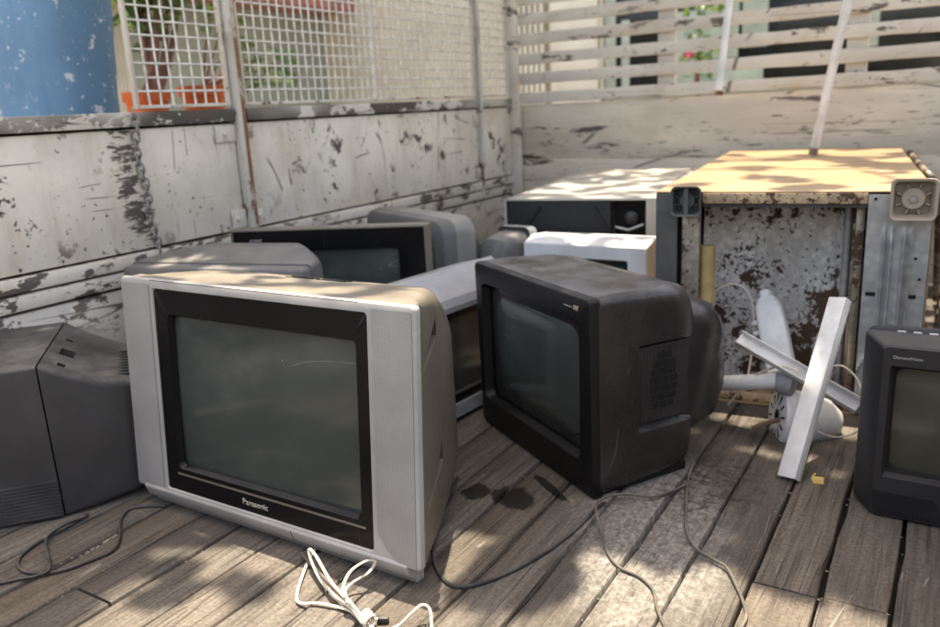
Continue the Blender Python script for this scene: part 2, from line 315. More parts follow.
class MB:
    def __init__(s): s.v = []; s.f = []
    def box(s, x0, x1, y0, y1, z0, z1):
        b = len(s.v); s.v += [(x, y, z) for z in (z0, z1) for y in (y0, y1) for x in (x0, x1)]
        s.f += [tuple(b+i for i in q) for q in ((0, 2, 3, 1), (4, 5, 7, 6), (0, 1, 5, 4), (2, 6, 7, 3), (0, 4, 6, 2), (1, 3, 7, 5))]; return s
    def obox(s, o, ax, ay, az):
        o, ax, ay, az = map(Vector, (o, ax, ay, az)); b = len(s.v)
        s.v += [tuple(o+ax*x+ay*y+az*z) for z in (0, 1) for y in (0, 1) for x in (0, 1)]
        s.f += [tuple(b+i for i in q) for q in ((0, 2, 3, 1), (4, 5, 7, 6), (0, 1, 5, 4), (2, 6, 7, 3), (0, 4, 6, 2), (1, 3, 7, 5))]; return s
    def bar(s, p, q, wd, th, up=(0, 0, 1)):
        p, q, up = Vector(p), Vector(q), Vector(up); d = (q-p); a = d.cross(up).normalized(); n = a.cross(d).normalized()
        return s.obox(p-a*wd/2-n*th/2, d, a*wd, n*th)
    def loft(s, secs, c0=True, c1=True, closed=True):
        n = len(secs[0]); b = len(s.v)
        for q in secs: s.v += [tuple(p) for p in q]
        m = n if closed else n-1
        for i in range(len(secs)-1):
            for j in range(m):
                k = (j+1) % n; s.f.append((b+i*n+j, b+i*n+k, b+(i+1)*n+k, b+(i+1)*n+j))
        if c0: s.f.append(tuple(b+j for j in range(n)))
        if c1: s.f.append(tuple(b+(len(secs)-1)*n+j for j in range(n))[::-1])
        return s
    def tube(s, pts, r, n=8, cap=True):
        P = [Vector(p) for p in pts]; secs = []; rs = r if isinstance(r, (list, tuple)) else [r]*len(P)
        t = (P[1]-P[0]).normalized(); u = t.orthogonal().normalized()
        for i, p in enumerate(P):
            t = ((P[min(i+1, len(P)-1)]-P[max(i-1, 0)])).normalized(); u = (u-t*u.dot(t)).normalized(); w_ = t.cross(u)
            secs.append([p+(u*math.cos(2*math.pi*k/n)+w_*math.sin(2*math.pi*k/n))*rs[i] for k in range(n)])
        return s.loft(secs, cap, cap)
    def lathe(s, prof, o=(0, 0, 0), axis=(0, 0, 1), n=24, c0=True, c1=True):
        o, ax = Vector(o), Vector(axis).normalized(); u = ax.orthogonal().normalized(); w_ = ax.cross(u)
        return s.loft([[o+ax*h+(u*math.cos(2*math.pi*k/n)+w_*math.sin(2*math.pi*k/n))*max(r, 1e-4) for k in range(n)] for r, h in prof], c0, c1)
    def prism(s, poly, d):
        d = Vector(d); a = [Vector(p) for p in poly]; return s.loft([a, [p+d for p in a]])
    def grid(s, fn, nu, nv):
        b = len(s.v)
        s.v += [tuple(fn(i/nu, j/nv)) for j in range(nv+1) for i in range(nu+1)]
        for j in range(nv):
            for i in range(nu): a = b+j*(nu+1)+i; s.f.append((a, a+1, a+nu+2, a+nu+1))
        return s
    def mesh(s, name, mat, bevel=0, seg=2, angle=38, tf=None, smooth=True, recalc=True):
        vs = s.v if tf is None else [tuple(tf(Vector(p))) for p in s.v]
        me = bpy.data.meshes.new(name); me.from_pydata([tuple(p) for p in vs], [], s.f)
        if bevel or recalc:
            bm = bmesh.new(); bm.from_mesh(me)
            if recalc: bmesh.ops.recalc_face_normals(bm, faces=bm.faces)
            if bevel:
                ed = [e for e in bm.edges if len(e.link_faces) == 2 and e.calc_face_angle(0) > R(30)]
                bmesh.ops.bevel(bm, geom=ed, offset=bevel, segments=seg, profile=0.5, affect='EDGES', clamp_overlap=True)
            bm.to_mesh(me); bm.free()
        if smooth:
            me.polygons.foreach_set('use_smooth', [True]*len(me.polygons)); me.set_sharp_from_angle(angle=R(angle))
        me.materials.append(M[mat] if isinstance(mat, str) else mat); return me
    def build(s, name, mat, parent=None, **kw):
        o = bpy.data.objects.new(name, s.mesh(name, mat, **kw)); COL.objects.link(o)
        if parent is not None: o.parent = parent
        return o

def tag(o, label=None, cat=None, group=None, kind=None):
    for k, v in (('label', label), ('category', cat), ('group', group), ('kind', kind)):
        if v: o[k] = v
    return o
def empty(name, label, cat, loc=(0, 0, 0), rz=0.0, group=None):
    o = bpy.data.objects.new(name, None); COL.objects.link(o); o.empty_display_size = 0.05
    o.location = loc; o.rotation_euler = (0, 0, R(rz)); return tag(o, label, cat, group)
def text(s, width, mat, parent, loc, shear=0.0, ext=0.0006, height=None, name='logo', rot=None, bold=0.0):
    cu = bpy.data.curves.new('t', 'FONT'); cu.body = s; cu.size = 1; cu.shear = shear; cu.align_x = 'LEFT'; cu.offset = bold; cu.resolution_u = 3
    ob = bpy.data.objects.new('t', cu); COL.objects.link(ob); bpy.context.view_layer.update()
    me = bpy.data.meshes.new_from_object(ob.evaluated_get(bpy.context.evaluated_depsgraph_get())); bpy.data.objects.remove(ob)
    xs = [v.co.x for v in me.vertices]; ys = [v.co.y for v in me.vertices]; k = width/(max(xs)-min(xs)); ky = k if height is None else height/(max(ys)-min(ys))
    for v in me.vertices: v.co = Vector(((v.co.x-min(xs))*k, 0, (v.co.y-min(ys))*ky))
    bm = bmesh.new(); bm.from_mesh(me)
    ret = bmesh.ops.extrude_face_region(bm, geom=bm.faces[:]); bmesh.ops.translate(bm, vec=(0, -ext, 0), verts=[g for g in ret['geom'] if isinstance(g, bmesh.types.BMVert)])
    bmesh.ops.recalc_face_normals(bm, faces=bm.faces); bm.to_mesh(me); bm.free(); me.materials.clear(); me.materials.append(M[mat]); me.name = name
    o = bpy.data.objects.new(name, me); COL.objects.link(o); o.parent = parent; o.location = loc
    if rot: o.rotation_euler = rot
    return o
def cut(o, mbs):
    """boolean difference of a part with cutter shapes given in the part's own coordinates"""
    for mb in mbs:
        c = bpy.data.objects.new('cutter', mb.mesh('cutter', 'hole')); COL.objects.link(c); c.matrix_world = Matrix()
        tmp = bpy.data.objects.new('tmp', o.data); COL.objects.link(tmp)
        m = tmp.modifiers.new('b', 'BOOLEAN'); m.operation = 'DIFFERENCE'; m.object = c; m.solver = 'EXACT'
        bpy.context.view_layer.update()
        me = bpy.data.meshes.new_from_object(tmp.evaluated_get(bpy.context.evaluated_depsgraph_get()))
        mats = list(o.data.materials); bpy.data.objects.remove(tmp); bpy.data.objects.remove(c)
        me.materials.clear()
        for k in mats[:1]: me.materials.append(k)
        me.polygons.foreach_set('material_index', [0]*len(me.polygons))
        me.polygons.foreach_set('use_smooth', [True]*len(me.polygons)); me.set_sharp_from_angle(angle=R(38))
        me.name = o.name; o.data = me

# ================================================================== SETTING
XW, YB = -2.215, 4.10          # inner faces of the truck's side wall and of its front bulkhead
GZ = -1.05                     # street level below the truck bed
n = NT('street_ground'); v = n.obj()
M['ground'] = n.done(n.mix(n.noise(v, 0.8, 8, 0.65), (0.16, 0.15, 0.135), (0.30, 0.28, 0.25)), 0.9)
g = MB().grid(lambda a, b: (-150+300*a, -150+300*b, GZ), 4, 4).build('ground', 'ground'); tag(g, 'pale dusty street ground around the truck', 'ground', kind='structure')

X0F, X1F, Y0F = XW+0.004, 0.62, -0.75
floor = MB().box(X0F, X1F, Y0F, YB-0.004, -0.085, -0.040).build('floor', 'bed'); tag(floor, 'weathered wooden truck bed floor of long narrow planks', 'floor', kind='structure')
PITCH = 0.1184; k0 = -0.0345
seams = []; k = 5
x = k0+PITCH*5
while x > X0F-PITCH: seams.append(x); x -= PITCH
def plank(xa, xb, ya, yb, seed):
    rnd = random.Random(seed); nseg = max(3, int((yb-ya)/0.11)); secs = []
    dz = rnd.uniform(-0.0022, 0.0008); tilt = rnd.uniform(-0.0010, 0.0010); gap = 0.0027
    wl = [rnd.uniform(0, 0.0022)+(0.004 if rnd.random() < 0.08 else 0) for _ in range(nseg+1)]
    wr = [rnd.uniform(0, 0.0022)+(0.004 if rnd.random() < 0.08 else 0) for _ in range(nseg+1)]
    if abs(xa+1.5737) < 0.02:
        for i in range(nseg+1):
            wl[i] += 0.014*math.exp(-((ya+(yb-ya)*i/nseg-0.80)/0.10)**2)
    for i in range(nseg+1):
        y = ya+(yb-ya)*i/nseg; a = xa+gap+wl[i]; b = xb-gap-wr[i]; c = 0.0014+rnd.uniform(0, 0.0016)
        zt = dz+rnd.uniform(-0.0006, 0.0006)
        secs.append([(a, y, -0.036), (a, y, zt-c-tilt), (a+c*0.9, y, zt-tilt), ((a+b)/2, y, zt+0.0005), (b-c*0.9, y, zt+tilt), (b, y, zt-c+tilt), (b, y, -0.036)])
    mb = MB().loft(secs)
    cx, cy = (xa+xb)/2, (ya+yb)/2
    o = mb.build('plank', 'wood', floor, tf=lambda p: Vector((p.x-cx, p.y-cy, p.z)), angle=55); o.location = (cx, cy, 0); return o
joints = {0: 1.387, 1: 1.380, 11: 0.752, 6: 2.6, 4: 3.1, 8: 2.9, 14: 2.2, 9: -0.1, 5: -0.2, 3: 2.75, 12: 2.0}
for i in range(len(seams)-1):
    xb, xa = seams[i], max(seams[i+1], X0F)
    if xb-xa < 0.02: continue
    xb = min(xb, X1F); idx = round((k0-xb)/PITCH)
    ys = [Y0F]+([joints[idx]] if idx in joints else [])+[YB-0.006]
    if idx == 11: pass
    for ya, yb in zip(ys[:-1], ys[1:]): plank(xa, xb, ya+0.003, yb-0.003, 100+i*7+int(ya*10))

# ---- truck side wall -------------------------------------------------------
WO = Vector((XW, 1.80, 0))
sw = empty('side_wall', 'long white truck side wall with peeling paint, rusty post and wire mesh above', 'side wall', WO)
WY0, WY1 = -0.75-WO.y, YB+0.05-WO.y
def wpart(name, mat, y0, y1, z0, z1, xi, xo=-0.03, bevel=0.004, parent=None):
    # x measured inward from the wall face
    return MB().box(xo, xi, y0, y1, z0, z1).build(name, mat, parent or sw, bevel=bevel)
wpart('panel', 'peel_side', WY0, 0.205, 0.512, 0.887, 0.0)
wpart('panel', 'peel_side', 0.262, 1.885, 0.512, 0.887, 0.0)
wpart('panel', 'peel_side', 1.90, WY1-0.06, 0.512, 0.887, 0.0)
wpart('lower_panel', 'peel_low', WY0, WY1-0.06, 0.0, 0.400, -0.004)
wpart('top_rail', 'peel_rail', WY0, 0.205, 0.894, 0.938, 0.018)
wpart('top_rail', 'peel_rail', 0.262, WY1-0.06, 0.894, 0.938, 0.016)
wpart('ridge', 'peel_low', WY0, WY1-0.06, 0.462, 0.504, 0.010)
wpart('ridge', 'peel_low', WY0, WY1-0.06, 0.410, 0.454, 0.006)
MB().box(-0.05, -0.031, WY0, WY1-0.06, 0.0, 0.92).build('backing', 'bed', sw)
po = MB().box(-0.02, 0.030, 0.209, 0.228, 0.30, 1.98).build('post', 'post_grey', sw, bevel=0.003)
po2 = MB().box(-0.02, 0.024, 0.231, 0.250, 0.30, 1.98).build('post', 'post', sw, bevel=0.003)
tag(po2, 'flange of the post with heavy brown rust')
MB().box(-0.02, 0.022, 1.888, 1.898, 0.42, 1.98).build('post', 'post_grey', sw, bevel=0.002)
tp = MB().tube([(0.024, 1.893, 0.60), (0.024, 1.893, 1.98)], 0.009, 10).build('tie_rod', 'post_grey', sw)
# hasps
for y0, y1, z0, z1 in ((0.115, 0.205, 0.825, 0.882), (0.140, 0.205, 0.52, 0.585), (0.262, 0.285, 0.835, 0.88), (0.262, 0.288, 0.53, 0.575), (1.84, 1.886, 0.80, 0.86), (1.84, 1.886, 0.53, 0.58)):
    h = wpart('hasp_plate', 'frame', y0, y1, z0, z1, 0.010, 0.001, 0.002)
    MB().lathe([(0.009, 0), (0.009, 0.004), (0.005, 0.008)], (0.010, (y0+y1)/2-0.008, (z0+z1)/2), (1, 0, 0), 10).build('bolt', 'frame', h)
# torn slot in the sheet
MB().prism([(0.0012, -0.745+WO.y*0, 0.6925), (0.0012, -0.70, 0.697), (0.0012, -0.675, 0.693), (0.0012, -0.71, 0.688)], (0.0006, 0, 0)).build('torn_slot', 'hole', sw)
# corner post
MB().box(0.0, 0.055, WY1-0.105, WY1-0.062, 0.0, 1.98).build('corner_post', 'peel_slat', sw, bevel=0.004)
# wire mesh panels
def wire_panel(y0, y1, z0, z1, pitch=0.0415, x=-0.004):
    fr = MB()
    t = 0.011
    for a in ((y0-t, y0, z0-t, z1+t), (y1, y1+t, z0-t, z1+t)): fr.box(x-0.008, x+0.012, *a)
    for a in ((y0, y1, z0-t, z0), (y0, y1, z1, z1+t)): fr.box(x-0.0075, x+0.0115, *a)
    fo = fr.build('mesh_frame', 'frame', sw, bevel=0.002)
    wm = MB(); r = 0.0038
    ny = int((y1-y0)/pitch); nz = int((z1-z0)/pitch); py = (y1-y0)/ny; pz = (z1-z0)/nz
    for i in range(1, ny):
        y = y0+py*i+random.uniform(-0.001, 0.001)
        wm.tube([(x+0.0012*(1 if (i+j) % 2 else -1), y, z0+pz*j) for j in range(nz+1)], r, 5, False)
    for j in range(1, nz):
        z = z0+pz*j+random.uniform(-0.001, 0.001)
        wm.tube([(x-0.0012*(1 if (i+j) % 2 else -1), y0+py*i, z) for i in range(ny+1)], r, 5, False)
    tag(wm.build('wire_mesh', 'wire', sw, recalc=False), kind='stuff')
wire_panel(-0.168, 0.193, 0.958, 1.94)
wire_panel(0.278, 1.872, 0.958, 1.94)
wire_panel(1.912, 2.225, 0.958, 1.94)
MB().tube([(0.012, 1.012, 0.955), (0.012, 1.012, 1.95)], 0.008, 8).build('tie_rod', 'wire', sw)

# ---- unseen opposite side wall, added to darken right-facing sides ----
rw = empty('side_wall', 'unseen white truck side wall added right of the view to block side light', 'side wall', (0.64, 1.80, 0))
MB().box(0.0, 0.03, WY0, WY1-0.08, 0.512, 0.887).build('panel', 'peel_side', rw, bevel=0.004)
MB().box(0.004, 0.03, WY0, WY1-0.08, 0.0, 0.400).build('lower_panel', 'peel_low', rw, bevel=0.004)
MB().box(-0.016, 0.03, WY0, WY1-0.08, 0.894, 0.938).build('top_rail', 'peel_rail', rw, bevel=0.004)
MB().box(-0.010, 0.03, WY0, WY1-0.08, 0.462, 0.504).build('ridge', 'peel_low', rw, bevel=0.004)
MB().box(-0.006, 0.03, WY0, WY1-0.08, 0.410, 0.454).build('ridge', 'peel_low', rw, bevel=0.004)
for y in (-0.75, 0.23, 1.89): MB().box(-0.022, 0.02, y-0.02, y+0.02, 0.30, 1.98).build('post', 'post_grey', rw, bevel=0.003)

# ---- chain -----------------------------------------------------------------
ch = empty('chain', 'rusty grey steel chain hanging down the peeling side wall', 'chain', (XW, 1.587, 0.50))
link = MB()
def link_pts(L=0.034, W=0.0105):
    out = []
    for k in range(16):
        a = 2*math.pi*k/16; out.append((W*math.cos(a), 0, (L/2-W)*(1 if math.sin(a) > 0 else -1)*(1 if abs(math.sin(a)) > 1e-6 else 0)+W*math.sin(a)))
    return out
lp = link_pts(); lm = MB(); secs = []
for i, p in enumerate(lp):
    t = (Vector(lp[(i+1) % 16])-Vector(lp[i-1])).normalized(); u = Vector((0, 1, 0)); w_ = t.cross(u)
    secs.append([Vector(p)+(u*math.cos(2*math.pi*k/6)+w_*math.sin(2*math.pi*k/6))*0.0034 for k in range(6)])
secs.append(secs[0]); lm.loft(secs, False, False); lme = lm.mesh('link', 'chain')
nl = 19
for i in range(nl):
    o = bpy.data.objects.new('link', lme); COL.objects.link(o); o.parent = ch
    t = i/(nl-1); z = 0.435-t*0.43
    o.location = (0.0125 if z < 0.385 else 0.030, 0.028*t+0.004*math.sin(i*0.8), z)
    o.rotation_euler = (R(3), random.uniform(-0.1, 0.1), R(45 if i % 2 else -45)+random.uniform(-0.25, 0.25))

# ---- front bulkhead --------------------------------------------------------
BO = Vector((-0.80, YB, 0))
bh = empty('bulkhead', 'white truck bulkhead of cracked painted boards with open horizontal slats above', 'bulkhead', BO)
BX0, BX1 = XW-0.03-BO.x, 0.66-BO.x
zz = [0.0, 0.288, 0.588, 0.897]
for a, b in zip(zz[:-1], zz[1:]): MB().box(BX0, BX1, 0, 0.03, a+0.002, b-0.002).build('board', 'peel_back', bh, bevel=0.003)
for i in range(10):
    z = 0.902+0.1045*i; rnd = random.Random(i+40)
    secs = []
    for j in range(19):
        x = BX0+(BX1-BX0)*j/18; d0 = rnd.uniform(-0.003, 0.003); d1 = rnd.uniform(-0.003, 0.003)
        secs.append([(x, -0.018, z+d0), (x, -0.018, z+0.059+d1), (x, 0.004, z+0.059+d1), (x, 0.004, z+d0)])
    MB().loft(secs).build('slat', 'peel_slat', bh, bevel=0.002, angle=50)
for x in (-0.575, 0.305, 1.05): MB().box(x, x+0.088, 0.006, 0.045, 0.905, 1.94).build('stud', 'peel_slat', bh, bevel=0.003)

# ---- cover frame overhead and poles ---------------------------------------
# ================================================================== TELEVISIONS
def frame_loft(o, i, d_back, round_front=0.008, recess=0.02, r_o=0.02, r_i=0.02, inset=0.006):
    x0, x1, z0, z1 = o; a0, a1, b0, b1 = i; k = inset
    return MB().loft([sec(d_back, x0, x1, z0, z1, r_o), sec(round_front, x0, x1, z0, z1, r_o), sec(round_front*0.3, x0+k*0.3, x1-k*0.3, z0+k*0.3, z1-k*0.3, r_o), sec(0, x0+k, x1-k, z0+k, z1-k, r_o),
                      sec(0, a0, a1, b0, b1, r_i), sec(recess, a0+0.006, a1-0.006, b0+0.006, b1-0.006, r_i)], False, False)
def glass(a0, a1, b0, b1, y, bulge):
    def f(u, v_):
        x = a0+(a1-a0)*u; z = b0+(b1-b0)*v_; p = (2*u-1); q = (2*v_-1)
        return (x, y-bulge*(1-0.5*(p*p+q*q)), z)
    return MB().grid(f, 16, 12)

# 1. large silver set ------------------------------------------------------------
tv = empty('television', 'large silver television with wide speaker columns facing the camera in front', 'television', (-1.24, 1.055, 0), 0, 'discarded televisions')
def lean(p): return Vector((p.x, p.y+0.085*max(p.z-0.055, 0)*max(0, 1-p.y/0.3), p.z))
bez = frame_loft((-0.415, 0.434, 0.048, 0.560), (-0.303, 0.321, 0.060, 0.541), 0.014, 0.006, 0.010, 0.008, 0.008).build('bezel', 'silver', tv, tf=lean)
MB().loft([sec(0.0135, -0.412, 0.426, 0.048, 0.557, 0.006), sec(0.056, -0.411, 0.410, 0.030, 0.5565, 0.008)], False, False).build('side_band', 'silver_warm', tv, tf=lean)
frame_loft((-0.3015, 0.3195, 0.0615, 0.5395), (-0.258, 0.290, 0.118, 0.484), 0.016, 0.006, 0.012, 0.006, 0.012, 0.002).build('screen_surround', 'black_gloss', tv, tf=lambda p: lean(p+Vector((0, 0.003, 0))))
glass(-0.262, 0.294, 0.114, 0.488, 0.0235, 0.008).build('screen', 'screen', tv, tf=lean)
MB().box(-0.262, 0.300, 0.0020, 0.0060, 0.1030, 0.1075).build('trim_strip', 'silver_warm', tv, tf=lean)
for s, (a, b) in ((-1, (-0.407, -0.311)), (1, (0.332, 0.424))):
    def gp(u, v_, a=a, b=b, s=s):
        x = a+(b-a)*u; lo = 0.064
        inner = (1-u) if s > 0 else u
        lo = 0.052+0.055*max(0, inner-0.25)**2/0.56 if s > 0 else 0.064
        z = lo+(0.548-lo)*v_
        return (x, -0.0015-0.004*math.sin(math.pi*u)*min(1, 8*v_, 8*(1-v_)), z)
    MB().grid(gp, 8, 14).build('speaker_grille', 'silver_grille', tv, tf=lean)
# lower lip that slopes back to the floor
prof = [(0.004, 0.062), (-0.004, 0.052), (0.003, 0.030), (0.022, 0.012), (0.028, 0.0), (0.052, 0.0), (0.052, 0.062)]
MB().loft([[(x, y, z) for y, z in prof] for x in (-0.385, -0.02, 0.02, 0.402)]).build('base_lip', 'silver', tv, bevel=0.002)
MB().loft([[(0.098, y-0.0006, z) for y, z in prof[1:4]]+[(0.098, y+0.002, z) for y, z in prof[3:0:-1]], [(0.0992, y-0.0006, z) for y, z in prof[1:4]]+[(0.0992, y+0.002, z) for y, z in prof[3:0:-1]]]).build('flap_seam', 'hole', tv)
def silver_shell(p): return p
S = [(0.052, -0.407, 0.406, 0.022, 0.5535, 0.010), (0.115, -0.385, 0.384, 0.022, 0.5515, 0.020), (0.20, -0.350, 0.352, 0.022, 0.545, 0.03), (0.29, -0.310, 0.314, 0.024, 0.530, 0.04), (0.38, -0.268, 0.272, 0.026, 0.485, 0.05), (0.445, -0.232, 0.238, 0.03, 0.430, 0.05)]
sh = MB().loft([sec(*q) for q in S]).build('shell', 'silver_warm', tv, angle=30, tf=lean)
def scoop(za, zb):   # wedge shaped hand hold sunk into the right side
    return MB().loft([[(0.44, 0.095, za+0.034), (0.44, 0.095, za), (0.372, 0.095, za+0.002), (0.378, 0.095, za+0.020)], [(0.44, 0.235, zb+0.044), (0.44, 0.235, zb-0.006), (0.262, 0.235, zb+0.004), (0.285, 0.235, zb+0.040)]])
cut(sh, [scoop(0.405, 0.445), scoop(0.125, 0.165)])
MB().loft([sec(0.438, -0.215, 0.220, 0.03, 0.405, 0.04), sec(0.47, -0.19, 0.195, 0.04, 0.36, 0.04), sec(0.50, -0.13, 0.13, 0.08, 0.30, 0.04)]).build('back_cover', 'black_matt', tv)
for x0 in (-0.075, 0.020):
    MB().box(x0, x0+0.085, 0.235, 0.239, 0.5395, 0.5420).box(x0, x0+0.085, 0.255, 0.259, 0.5360, 0.5388).build('vent_slot', 'hole', tv)
text('Panasonic', 0.077, 'logo_silver', tv, (-0.048, 0.0048, 0.0775), bold=0.015)
MB().box(-0.29, 0.31, 0.030, 0.0312, 0.5612, 0.5625).build('top_groove', 'hole', tv)

# 2. black set, turned away ------------------------------------------------------
jt = empty('television', 'black television with rounded top and side speaker vent, centre right of the picture', 'television', (-0.904, 1.684, 0), -33.1, 'discarded televisions')
def jb(p):   # front leans slightly and its lower lip rolls back
    k = max(0, 1-p.y/0.06)
    return Vector((p.x, p.y+k*(0.012*max(0, (0.085-p.z)/0.085)**1.5+0.02*max(0, p.z-0.3)), p.z))
frame_loft((-0.2875, 0.2875, 0.001, 0.482), (-0.243, 0.250, 0.092, 0.430), 0.032, 0.010, 0.024, 0.012, 0.02, 0.008).build('bezel', 'black_satin', jt, tf=jb)
MB().loft([sec(0.0225, -0.240, 0.247, 0.095, 0.427, 0.02), sec(0.034, -0.224, 0.231, 0.110, 0.412, 0.04), sec(0.040, -0.219, 0.226, 0.115, 0.407, 0.045)], False, False).build('screen_surround', 'black_gloss', jt)
MB().loft([sec(0.038, -0.222, 0.229, 0.112, 0.410, 0.045), sec(0.026, -0.200, 0.207, 0.130, 0.392, 0.05), sec(0.018, -0.13, 0.137, 0.18, 0.34, 0.05), sec(0.0165, -0.04, 0.04, 0.24, 0.28, 0.018)], False, True).build('screen', 'screen', jt, angle=80)
S = [(0.030, -0.2875, 0.2875, 0.006, 0.482, 0.022), (0.036, -0.289, 0.289, 0.006, 0.484, 0.026), (0.10, -0.288, 0.288, 0.006, 0.486, 0.030), (0.24, -0.280, 0.280, 0.010, 0.478, 0.034), (0.295, -0.276, 0.276, 0.014, 0.468, 0.05), (0.312, -0.266, 0.266, 0.03, 0.452, 0.06), (0.318, -0.24, 0.24, 0.05, 0.425, 0.06)]
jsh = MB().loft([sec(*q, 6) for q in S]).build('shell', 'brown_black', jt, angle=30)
cut(jsh, [MB().loft([sec(0.140, 0.252, 0.31, 0.140, 0.354, 0.014), sec(0.34, 0.252, 0.31, 0.137, 0.349, 0.014)])])
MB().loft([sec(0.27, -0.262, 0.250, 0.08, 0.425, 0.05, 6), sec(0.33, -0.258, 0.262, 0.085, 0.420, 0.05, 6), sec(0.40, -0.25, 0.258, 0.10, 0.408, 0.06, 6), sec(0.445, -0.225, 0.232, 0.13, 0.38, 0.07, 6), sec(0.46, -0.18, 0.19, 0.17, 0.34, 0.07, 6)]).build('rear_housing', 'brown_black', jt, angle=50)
sp = MB().box(0.255, 0.2685, 0.153, 0.296, 0.154, 0.342).build('speaker_vent', 'vent_grey', jt, bevel=0.003)
rb = MB()
for i in range(22):
    y = 0.157+i*0.0064; rb.box(0.2680, 0.2705, y, y+0.003, 0.158, 0.338)
tag(rb.build('rib', 'vent_grey', sp), kind='stuff')
ov = MB()
for j in range(7):
    zc = 0.185+0.0205*j; t = (zc+0.008-0.2465)/0.082; hw = 0.042*math.sqrt(max(0.05, 1-t*t))
    k = max(3, int(hw*2/0.0082))
    for i in range(k):
        y = 0.226-hw+0.0082*i; ov.box(0.2700, 0.2714, y, y+0.0064, zc, zc+0.0160)
tag(ov.build('vent_slot', 'hole', sp), kind='stuff')
MB().loft([sec(0.045, -0.265, 0.272, 0.0, 0.022, 0.004), sec(0.30, -0.255, 0.262, 0.0, 0.026, 0.004)]).build('foot', 'black_matt', jt)
text('BBE', 0.023, 'logo_gold', jt, (0.2255, 0.0035, 0.4505), shear=0.35, height=0.0105, bold=0.02)
text('HIGH DEFINITION SOUND', 0.036, 'logo_grey', jt, (0.186, 0.0033, 0.4530), height=0.0030, name='small_print')
text('JVC', 0.040, 'logo_grey', jt, (-0.118, 0.0065, 0.056), height=0.011)
for i in range(4): MB().loft([sec(0.010, -0.165+0.045*i, -0.150+0.045*i, 0.034, 0.038, 0.001), sec(0.0166, -0.165+0.045*i, -0.150+0.045*i, 0.034, 0.038, 0.001)]).build('button', 'charcoal', jt)

# 3. set at the right edge -------------------------------------------------------
rt = empty('television', 'charcoal television with slanted frame cut off by the right picture edge', 'television', (-0.106, 1.744, 0), 0, 'discarded televisions')
W2 = 0.385
MB().loft([sec(0.115, -0.034, W2+0.034, 0.012, 0.384, 0.012), sec(0.072, -0.038, W2+0.038, 0.004, 0.396, 0.012), sec(0.062, -0.036, W2+0.036, 0.003, 0.3965, 0.012), sec(0.004, 0.000, W2, 0.002, 0.386, 0.010), sec(0.0, 0.004, W2-0.004, 0.005, 0.382, 0.010),
           sec(0, 0.018, W2-0.018, 0.094, 0.343, 0.006), sec(0.016, 0.024, W2-0.024, 0.100, 0.337, 0.010)], False, False).build('bezel', 'charcoal', rt, angle=25)
MB().loft([sec(0.015, 0.0235, W2-0.0235, 0.0995, 0.3375, 0.012), sec(0.024, 0.029, W2-0.029, 0.105, 0.332, 0.018)], False, False).build('screen_surround', 'hole', rt)
glass(0.020, W2-0.020, 0.096, 0.340, 0.034, 0.016).build('screen', 'screen_green', rt)
MB().loft([sec(0.118, -0.030, W2+0.030, 0.012, 0.382, 0.012), sec(0.125, -0.036, W2+0.036, 0.010, 0.392, 0.014), sec(0.17, -0.030, W2+0.030, 0.012, 0.384, 0.02), sec(0.28, 0.03, W2-0.03, 0.02, 0.34, 0.05), sec(0.37, 0.09, W2-0.09, 0.04, 0.27, 0.05)]).build('shell', 'charcoal', rt)
spk = MB().prism([(0.004, -0.001, 0.060), (0.120, -0.001, 0.060), (0.150, -0.001, 0.008), (0.008, -0.001, 0.008)], (0, 0.003, 0)).build('speaker_panel', 'black_matt', rt)
gb = MB()
for i in range(16): gb.box(0.018+0.0072*i, 0.0222+0.0072*i, -0.0022, -0.0012, 0.011, 0.022)
gb.build('vent_slot', 'hole', spk)
text('DiamondVision', 0.052, 'logo_grey', rt, (0.0225, -0.0002, 0.3590))
for i in range(4): MB().box(0.02+0.03*i, 0.036+0.03*i, 0.112, 0.118, 0.3835, 0.3865).build('scuff_chip', 'white_plastic', rt)
MB().box(0.175, 0.19, -0.0012, 0.002, 0.034, 0.036).build('button', 'logo_grey', rt)

# 4. set at the left edge, rear toward the silver one ------------------------------
lt = empty('television', 'dusty dark grey television seen from its side at the left picture edge', 'television', (-1.75, 0.917, 0), -39.7, 'discarded televisions')
MB().loft([sec(-0.19, -0.43, -0.012, 0.0, 0.372, 0.012), sec(-0.175, -0.442, 0.0, 0.0, 0.380, 0.012), sec(-0.003, -0.442, 0.0, 0.002, 0.381, 0.008)]).build('front_housing', 'purple_grey', lt, angle=30)
frame_loft((-0.437, -0.005, 0.004, 0.374), (-0.395, -0.047, 0.075, 0.335), 0.012, 0.006, 0.02, 0.012, 0.02).build('bezel', 'charcoal', lt, tf=lambda p: p+Vector((0, -0.203, 0)))
glass(-0.400, -0.042, 0.07, 0.34, -0.190, 0.008).build('screen', 'screen', lt)
lsh = MB().loft([sec(0.0005, -0.440, -0.002, 0.003, 0.3795, 0.008), sec(0.012, -0.438, -0.004, 0.004, 0.372, 0.010), sec(0.06, -0.430, -0.014, 0.006, 0.345, 0.014), sec(0.12, -0.412, -0.030, 0.010, 0.318, 0.018), sec(0.18, -0.39, -0.055, 0.014, 0.302, 0.02), sec(0.235, -0.36, -0.085, 0.02, 0.295, 0.02), sec(0.26, -0.34, -0.105, 0.03, 0.28, 0.03)]).build('shell', 'purple_grey', lt, angle=30)
cut(lsh, [MB().box(-0.085, -0.060, 0.030, 0.046, 0.33, 0.40), MB().box(-0.205, -0.150, 0.022, 0.052, 0.335, 0.40), MB().box(-0.295, -0.275, 0.020, 0.036, 0.34, 0.40)])
vg = MB()
for i in range(9): vg.box(-0.30+0.024*i, -0.288+0.024*i, 0.13, 0.20, 0.3005, 0.3135-0.0006*i)
vg.build('vent_slot', 'charcoal', lsh)
